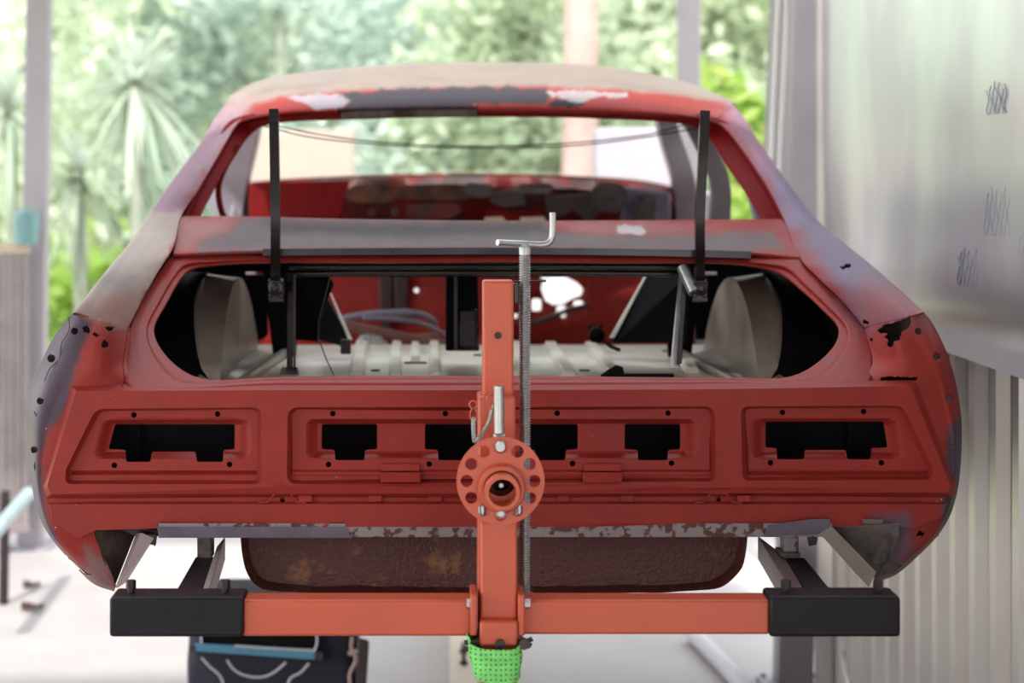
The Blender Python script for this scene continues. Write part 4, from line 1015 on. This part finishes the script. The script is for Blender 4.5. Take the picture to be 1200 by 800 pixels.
# wing nut and side screws near the webbing
MB().tube([P(606,745,-.38),P(622,757,-.38)], .0055, 8).tube([P(606,757,-.38),P(624,748,-.38)], .0045, 8).lathe(P(614,753,-.385),(0,-1,0),[(0,0),(.010,0),(.010,.014),(0,.014)],8).build('wing_nut', M['brown'], rot)
MB().tube([P(544,753,-.37),P(562,751,-.37)], .005, 8).tube([P(543,760,-.37),P(560,760,-.37)], .005, 8).build('side_screw', M['brown'], rot)
# green webbing around the post
ws = []
nW = 64
for j in range(18):
    t = j/17
    for i in range(nW):
        a = 2*PI*i/nW; ca, sa = math.cos(a), math.sin(a)
        x0 = 547+8*t; x1 = 613-3*t; top = 757; bot = 797
        if j == 0: pass
        cxp = (x0+x1)/2; hw = (x1-x0)/2
        ex = abs(ca)**.45*math.copysign(1,ca); ey = abs(sa)**.45*math.copysign(1,sa)
        y_ = top+(bot-top)*t + (2.5*math.sin(ca*3+1)) - (7*(1-t) if (ca < -.8) else 0)
        Yp = -.335+ey*.078*(1 if sa<0 else .9)
        p = P(cxp+ex*hw*(1-.03*math.sin(t*PI*3)), y_, -.40)
        ws.append((p.x+.0015*noise.noise((i,j,0)), Yp+.003*noise.noise((i*.4,j*.6,4)), p.z))
wm = MB().add(ws, [(j*nW+i,j*nW+(i+1)%nW,(j+1)*nW+(i+1)%nW,(j+1)*nW+i) for j in range(17) for i in range(nW)])
def web_mat():
    m = mat('green_web_strap', linb(118,205,108), .7, scale=50, var=.14); t = m.node_tree; L = t.links.new; b = t.nodes['Principled BSDF']
    tcn = N(t,'ShaderNodeTexCoord'); mp = N(t,'ShaderNodeMapping'); mp.inputs['Scale'].default_value=(1,0,1); L(tcn.outputs['Object'], mp.inputs[0])
    vo = N(t,'ShaderNodeTexVoronoi', Scale=110.0); vo.inputs['Randomness'].default_value = .15; L(mp.outputs[0], vo.inputs['Vector'])
    lt = N(t,'ShaderNodeMath', operation='LESS_THAN'); lt.inputs[1].default_value=.22; L(vo.outputs['Distance'], lt.inputs[0])
    mx = N(t,'ShaderNodeMix', data_type='RGBA'); L(lt.outputs[0], mx.inputs[0]); old = b.inputs['Base Color'].links[0].from_socket; L(old, mx.inputs[6]); mx.inputs[7].default_value=(*lin(50,140,60),1); L(mx.outputs[2], b.inputs['Base Color'])
    return m
o = wm.build('webbing_strap', web_mat(), None, solid=.003, angle=60); tag(o, 'bright green woven strap wrapped around the orange mast below the crossbar', 'strap')

# ------------------------------------------------------------------ loose things in the cabin
def hose(pts, r, m, label, cat='hose'):
    o_ = MB().tube(resample([P(*p) for p in pts], 40), r, 12).build('hose', M[m], None, angle=180); return tag(o_, label, cat)
hose([(392,378,2.2),(410,372,2.2),(450,367,2.2),(485,367,2.2),(505,374,2.25),(512,392,2.3)], .011, 'hose', 'pale blue-grey hose arching highest in the cabin, seen through the trunk')
hose([(425,373,2.0),(460,374,2.0),(490,378,2.0),(508,385,2.05),(520,392,2.1)], .008, 'hose', 'thin grey hose below the arching hose in the cabin')
hose([(400,380,1.9),(430,387,1.9),(470,395,1.9),(510,403,1.9),(525,406,1.9)], .017, 'pinkhose', 'thick pinkish tube lying low across the cabin floor')
hose([(478,396,2.2),(500,394,2.2),(522,394,2.2)], .010, 'pinkhose', 'short pinkish tube end beside the centre brace')
rg_ = []
for j in range(14):
    for i in range(20):
        u, v2 = i/19, j/13; x = 416+40*u; y = 408-24*math.sin(PI*u)**.7*v2; rg_.append(P(x, y+2*noise.noise((i*.4,j*.4,1)), 1.80+.12*v2+.02*noise.noise((i*.5,j*.5,0))))
o = MB().add(rg_, [(j*20+i,j*20+i+1,(j+1)*20+i+1,(j+1)*20+i) for j in range(13) for i in range(19)]).build('rag', M['cloth'], None, solid=.004, angle=180); tag(o, 'crumpled white rag lying at the front edge of the trunk floor', 'rag')
for pts, lab in (([(306,143,1.40),(340,151,1.40),(420,164,1.40),(540,171,1.40),(660,168,1.40),(760,157,1.40),(806,145,1.40)],'thin black cable sagging across the cabin, upper of two'),
                 ([(308,147,1.42),(360,160,1.42),(440,169,1.42),(540,173.5,1.42),(660,171.5,1.42),(740,163,1.42),(818,150,1.42)],'thin black cable sagging across the cabin, lower of two')):
    o = MB().tube(resample([P(*p) for p in pts], 60), .0018, 8).build('sagging_cable', M['cable'], None, angle=180); tag(o, lab, 'cable')

# ------------------------------------------------------------------ around the car
# bag on the floor
bag = empty('tool_bag', (P(322,0,1.9).x, 2.0, 0), 'dark navy tool bag with pale blue band and white piping under the crossbar', 'bag')
YG = 1.9
def bgv(u, v, f):  # rounded soft box
    return None
bv = []; nb = 48; lv = 16
zt = P(0,700,YG).z
for j in range(lv+1):
    t = j/lv; z = zt*t
    for i in range(nb):
        a = 2*PI*i/nb; ca, sa = math.cos(a), math.sin(a); ex = abs(ca)**.35*math.copysign(1,ca); ey = abs(sa)**.35*math.copysign(1,sa)
        xl = P(213,0,YG).x+.01*t; xr_ = P(418,0,YG).x
        w_ = (xr_-xl)/2*(1-.05*max(0,t-.85)/.15)
        bv.append(((xl+xr_)/2+ex*w_+.006*noise.noise((i*.3,j*.3,0)), YG+.16+ey*.16*(1-.25*t)+.008*noise.noise((i*.3,j*.4,3)), z+ (0 if j==0 else .006*noise.noise((i*.2,j*.2,7)))))
bm_ = MB().add(bv, [(j*nb+i,j*nb+(i+1)%nb,(j+1)*nb+(i+1)%nb,(j+1)*nb+i) for j in range(lv) for i in range(nb)]+[tuple(range(nb))[::-1], tuple(lv*nb+i for i in range(nb))])
bm_.build('bag_body', M['bag'], bag, angle=70)
YGF = YG-.012
MB().hexa([P(229,753.5,YGF-.02),P(371,762,YGF-.02),P(369,773,YGF-.02),P(230,763,YGF-.02)],[P(229,753.5,YG+.05),P(371,762,YG+.05),P(369,773,YG+.05),P(230,763,YG+.05)]).build('band', M['cyan'], bag, bevel=.003)
MB().hexa([P(236,742,YGF-.012),P(371,742,YGF-.012),P(371,760,YGF-.012),P(236,753,YGF-.012)],[P(236,742,YG+.05),P(371,742,YG+.05),P(371,760,YG+.05),P(236,753,YG+.05)]).build('pocket_mouth', M['black'], bag)
for pts in ([(236,735),(236,753)],[(275,756.5),(320,759.5),(369,762)],[(369,735),(372,750),(369,762)],[(236,770),(245,780),(258,792),(263,806)],[(266,773),(275,785),(290,792),(308,793),(322,787),(335,776)],[(362,777),(352,788),(341,794),(336,806)]):
    MB().tube(resample([P(a,b_,YGF-.024) for a,b_ in pts], 16), .0036, 8).build('piping', M['white'], bag)
MB().hexa([P(222,756,YGF-.02),P(229,756,YGF-.02),P(229,764,YGF-.02),P(222,764,YGF-.02)],[P(222,756,YG+.03),P(229,756,YG+.03),P(229,764,YG+.03),P(222,764,YG+.03)]).build('band_end', M['brown'], bag)
MB().hexa([P(371,764,YGF-.02),P(378,764,YGF-.02),P(378,773,YGF-.02),P(371,773,YGF-.02)],[P(371,764,YG+.03),P(378,764,YG+.03),P(378,773,YG+.03),P(371,773,YG+.03)]).build('band_end', M['brown'], bag)
MB().tube(resample([P(413,746,YG-.02),P(412,760,YG-.03),P(417,772,YG-.03),P(410,790,YG-.03),P(411,806,YG-.03)],24), .006, 8).tube([P(408,766,YG-.03),P(419,762,YG-.03)], .007, 8).build('strap_knot', M['trunk'], bag)
MB().hexa([P(418,746,YG+.02),P(433,750,YG+.02),P(429,810,YG+.02),P(416,810,YG+.02)],[P(418,746,YG+.25),P(433,750,YG+.25),P(429,810,YG+.25),P(416,810,YG+.25)]).build('side_pocket', M['brown'], bag, bevel=.008)
# cream base rail along the floor
MB_ = MB().box((xof(543,2.75)-.045,2.0,.0),(xof(543,2.75)+.045,5.4,.10)); 
o = thing('base_rail', MB_, M['cream'], 'cream wooden rail lying on the concrete floor behind the orange mast', 'rail', bevel=.005)
for dy in (2.62,2.78): 
    k = MB().lathe((xof(543,2.75)+.0,dy,.10),(0,0,1),[(0,0),(.014,0),(.014,.012),(.007,.012),(.007,.035),(0,.035)],8).build('rail_bolt', M['bolt'], o)
# white pipe on the floor at right, and fence pipe behind
def pip(name, pts, r, m, label, cat): 
    o_ = MB().tube(pts, r, 12).build(name, M[m], None, angle=60); return tag(o_, label, cat)
def fl_(px, py, h=0):
    d = (EYE-h)*F/(py-CY); return Vector(((px-CX)*d/F, d-4, h))
pip('floor_pipe', [fl_(812,742,.03), fl_(845,775,.03), fl_(884,818,.03)], .03, 'white', 'white pipe lying on the floor to the left of the grey post foot', 'pipe')
pip('brace_pipe', [Vector((1.32,4.3,.62)), Vector((1.16,5.5,1.02))*1.0], .02, 'white', 'white diagonal pipe behind the right frame arm', 'pipe')
pip('fence_pipe', [Vector((xof(968,2.95),2.95,.30)),Vector((xof(1005,2.2),2.2,.06))], .016, 'galv', 'thin grey-green pipe leaning down beside the foot of the corrugated wall', 'pipe')
pip('marker_post', [Vector((xof(973,4.2),4.2,0)),Vector((xof(973,4.2),4.2,.96))], .016, 'white', 'slim white stake with red top behind the right bracket', 'stake')
o = bpy.data.objects['marker_post']; MB().lathe(Vector((xof(973,4.2),4.2,.84)),(0,0,1),[(0,0),(.026,0),(.026,.13),(0,.13)],14).build('red_cap', M['redcap'], o)
# balusters fence at left
def fence(x0, x1, y0, y1, ztop, n_, label, gap=.1, m='galv', sz=.02):
    e = empty('bar_fence', ((x0+x1)/2,(y0+y1)/2,0), label, 'fence')
    MB().bar((x0,y0,ztop),(x1,y1,ztop),.06,.045).build('top_rail', M['cream'], e, bevel=.004)
    MB().bar((x0,y0,.12),(x1,y1,.12),.04,.04).build('bottom_rail', M[m], e, bevel=.003)
    for q in range(n_):
        t = (q+.5)/n_; x = x0+(x1-x0)*t; y = y0+(y1-y0)*t
        MB().box((x-sz/2,y-sz/2,.1 if q%4 else 0),(x+sz/2,y+sz/2,ztop-.02)).build('baluster', M[m], e)
    return e
zr = EYE+(CY-291)*9.0/F
fence(xof(-70,4.9), xof(34,5.05), 4.9, 5.05, zr, 12, 'grey vertical bar fence with cream top rail beside the left post', m='strut_grey', sz=.026)
fence(xof(860,6.6), xof(1010,6.6), 6.6, 6.6, 1.02, 16, 'white vertical bar fence far behind the right side of the car', m='white', sz=.022)
pip('handrail_pipe', [Vector((xof(-20,3.2),3.2,P(0,640,3.2).z)),Vector((xof(34,4.2),4.2,P(0,578,4.2).z))], .028, 'bluepipe', 'pale blue pipe slanting up toward the left post', 'pipe')
o = MB().tube([P(6,575,4.0)+Vector((0,0,-.0)), Vector((P(4,0,4.0).x,4.0,0))], .02, 10).build('pipe_leg', M['bolt'], bpy.data.objects['handrail_pipe'])
# pot/bush thing on fence rail
MB_ = MB().lathe(Vector((xof(28,4.95),5.0,zr+.02)),(0,0,1),[(0,0),(.05,0),(.062,.10),(.055,.14),(.02,.16),(0,.16)],16)
thing('teal_bucket', MB_, mat('teal_plastic', lin(130,180,180), .5), 'small teal bucket standing on the left fence rail', 'bucket')
# dry leaves on the floor
def leafobj(px, py, s, lab):
    p = fl_(px,py); q = MB()
    pts = []
    for i in range(9):
        t = i/8; ww = s*.35*math.sin(PI*t)**.8
        pts += [(p.x+(t-.5)*s, p.y-ww, .006+.02*t*t+.01), (p.x+(t-.5)*s, p.y, .004+.01*t), (p.x+(t-.5)*s, p.y+ww, .008+.03*(1-t))]
    q.add(pts, [(3*i+k,3*i+k+1,3*i+4+k,3*i+3+k) for i in range(8) for k in range(2)])
    tag(q.build('dry_leaf', M['dry'], None, solid=.0012), lab, 'leaf')
leafobj(38,716,.09,'curled brown dry leaf on the floor below the left end panel')
leafobj(37,690,.07,'flat pale dry leaf on the floor, farther back than the curled one')

# ------------------------------------------------------------------ garden
def leaves(n_, pos, size, mb, long=1.9, droop=0):
    for _ in range(n_):
        p = pos(); s = size*random.uniform(.6,1.4)
        d = Vector((random.gauss(0,1),random.gauss(0,1),random.gauss(0,.7)-droop)).normalized(); u = d.cross(Vector((random.gauss(0,1),random.gauss(0,1),random.gauss(0,1)))).normalized()
        nn = d.cross(u)
        a = p; b_ = p+d*s*.5*long/1.5+u*s*.32+nn*s*.06; c = p+d*s*long/1.5; e = p+d*s*.5*long/1.5-u*s*.32+nn*s*.06
        mb.add([a,b_,c,e],[(0,1,2),(0,2,3)])
def tree(name, x, y, h, w_, m, label, cat='tree', n_=6500, trunk_h=None, size=.13, z0=0):
    e = empty(name, (x,y,z0), label, cat)
    rnd = random.Random(int(x*100+y*7))
    blobs = [(Vector((x+rnd.uniform(-.7,.7)*w_, y+rnd.uniform(-.5,.5)*w_, z0+h*rnd.uniform(.12,.95))), w_*rnd.uniform(.35,.6)) for _ in range(16)]
    def pos():
        c, r = random.choice(blobs); d = Vector((random.gauss(0,1),random.gauss(0,1),random.gauss(0,1))).normalized()
        return c+d*r*random.uniform(.55,1.05)
    mb = MB(); leaves(n_, pos, size, mb)
    me = bpy.data.meshes.new('foliage'); me.from_pydata(mb.v, [], mb.f); link('foliage', me, LEAF[m], e)
    t = MB(); t.tube([(x,y,z0-.05),(x+.06,y,z0+h*.35),(x-.04,y+.05,z0+h*.75)], [.10,.08,.04], 10)
    for c, r in blobs[:7]: t.tube([(x,y,z0+min(h*.5,max(.2,c.z-z0-.3))), c], [.04,.012], 6)
    t.build('trunk', M['hazy'], e, angle=180)
    return e
D = lambda px, Y: xof(px, Y)
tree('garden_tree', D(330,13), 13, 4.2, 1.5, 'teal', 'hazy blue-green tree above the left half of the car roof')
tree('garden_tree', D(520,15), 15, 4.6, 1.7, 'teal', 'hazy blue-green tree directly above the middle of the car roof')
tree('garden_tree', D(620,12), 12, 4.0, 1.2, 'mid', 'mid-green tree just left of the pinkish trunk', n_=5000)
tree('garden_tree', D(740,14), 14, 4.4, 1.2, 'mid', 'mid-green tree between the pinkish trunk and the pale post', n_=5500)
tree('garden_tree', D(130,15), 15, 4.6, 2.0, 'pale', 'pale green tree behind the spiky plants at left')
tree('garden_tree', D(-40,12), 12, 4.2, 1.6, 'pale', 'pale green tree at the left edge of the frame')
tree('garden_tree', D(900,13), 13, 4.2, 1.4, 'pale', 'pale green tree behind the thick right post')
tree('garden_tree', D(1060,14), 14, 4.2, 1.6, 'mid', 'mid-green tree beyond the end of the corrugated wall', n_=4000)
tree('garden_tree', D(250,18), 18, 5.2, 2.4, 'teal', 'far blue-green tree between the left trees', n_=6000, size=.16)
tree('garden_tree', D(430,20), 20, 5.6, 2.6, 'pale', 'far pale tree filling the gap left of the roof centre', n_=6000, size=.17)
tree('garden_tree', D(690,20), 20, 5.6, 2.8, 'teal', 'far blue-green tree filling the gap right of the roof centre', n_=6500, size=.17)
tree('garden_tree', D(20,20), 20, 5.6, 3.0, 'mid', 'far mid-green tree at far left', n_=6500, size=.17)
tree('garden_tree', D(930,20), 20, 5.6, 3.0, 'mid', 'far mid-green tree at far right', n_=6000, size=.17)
tree('lime_shrub', D(866,8.2), 8.2, 2.75, .36, 'lime', 'lime green leafy shrub just right of the pale post behind the roof', 'shrub', n_=900, size=.13)
tree('lime_shrub', D(120,9.5), 9.5, 1.35, .55, 'lime', 'low lime green shrub left of the car shoulder', 'shrub', n_=900, size=.13)
tree('lime_shrub', D(858,7.5), 7.5, 1.75, .22, 'lime', 'small lime green shrub seen through the right quarter window', 'shrub', n_=350, size=.10)
tree('low_shrub', D(470,11.5), 11.5, 1.95, .9, 'teal', 'low blue-green shrub seen through the windscreen opening', 'shrub', n_=2500)
# spiky plants
def yucca(px, py, Y, L_, label, n_=90, trunkz=True):
    c = P(px,py,Y); e = empty('yucca_plant', (c.x,c.y,0), label, 'plant')
    mb = MB()
    for q in range(n_):
        a = random.uniform(0,2*PI); el = random.uniform(-1.1,1.4); d = Vector((math.cos(a)*math.cos(el), math.sin(a)*math.cos(el), math.sin(el)))
        l = L_*random.uniform(.75,1.15); s_ = d.cross(Vector((0,0,1))).normalized()*.022
        pts = []
        for k in range(6):
            t = k/5; p = c+d*l*t+Vector((0,0,-.35*l*t*t)); ww = (1-t)**.6; pts += [p-s_*ww, p+s_*ww]
        mb.add(pts, [(2*k,2*k+1,2*k+3,2*k+2) for k in range(5)])
    me = bpy.data.meshes.new('leaf_rosette'); me.from_pydata(mb.v, [], mb.f); link('leaf_rosette', me, LEAF['blade'], e)
    MB().tube([(c.x,c.y,-.05),(c.x+.03,c.y,c.z*.5),(c.x,c.y,c.z)], [.05,.045,.04], 10).build('trunk', M['hazy'], e, angle=180)
yucca(158,98,7.5,.62,'tall spiky yucca with pale drooping blades left of the car roof')
yucca(90,205,8.4,.5,'smaller spiky yucca lower and left of the tall one', 70)
yucca(10,130,8.0,.6,'spiky yucca partly cut by the left frame edge', 70)
yucca(235,330,8.6,.01,'',1) if False else None
# pinkish trunk tree
tt = empty('slender_tree', (D(680,9.5),9.5,0), 'straight pinkish tree trunk rising behind the car roof', 'tree')
MB().tube([(D(680,9.5),9.5,-.05),(D(678,9.5),9.5,1.2),(D(681,9.5),9.5,2.4),(D(682,9.5),9.5,4.2)], [.14,.125,.12,.10], 14).build('trunk', M['trunk'], tt, angle=180)
mb = MB(); leaves(900, lambda: Vector((D(680,9.5)+random.gauss(0,.7), 9.5+random.gauss(0,.5), 4.0+random.gauss(0,.35))), .16, mb)
me = bpy.data.meshes.new('foliage'); me.from_pydata(mb.v, [], mb.f); link('foliage', me, LEAF['mid'], tt)
# white drape and things behind the windscreen at right
dv = []
for j in range(13):
    for i in range(25):
        u, t = i/24, j/12; x = xof(897+35*u-8*(1-t)*0, 4.2)+ .06*t*0; dv.append((x-.10*(1-t)*1.0+.05, 4.2+.03*math.sin(u*22), .9+2.2*t))
thing('white_drape', MB().add(dv, [(j*25+i,j*25+i+1,(j+1)*25+i+1,(j+1)*25+i) for j in range(12) for i in range(24)]), M['cloth'], 'white cloth drape hanging beside the thick right post', 'drape', angle=180, solid=.002)
mbw = MB().box((D(700,7.2),7.2,0),(D(812,7.2),7.6,EYE+(CY-150)*11.2/F))
thing('garden_shed', mbw, mat('mauve_white_paint', lin(188,180,192), .6, var=.04), 'pale mauve-white block seen through the right side of the windscreen opening', 'shed', bevel=.02)

thing('white_backdrop', MB().box((D(370,9),9,-.05),(D(790,9),9.2,EYE+(CY-262)*13/F)), M['white'], 'white block added behind the car to make the firewall openings look bright', 'wall', bevel=.02)  # white backdrop added so the firewall openings look bright
thing('rendered_wall', MB().box((D(262,10),10,-.05),(D(415,10),10.2,EYE+(CY-152)*14/F)), mat('pale_pink_render', lin(200,180,168), .8, var=.04), 'pale pinkish wall seen through the left side of the windscreen opening', 'wall', bevel=.02)
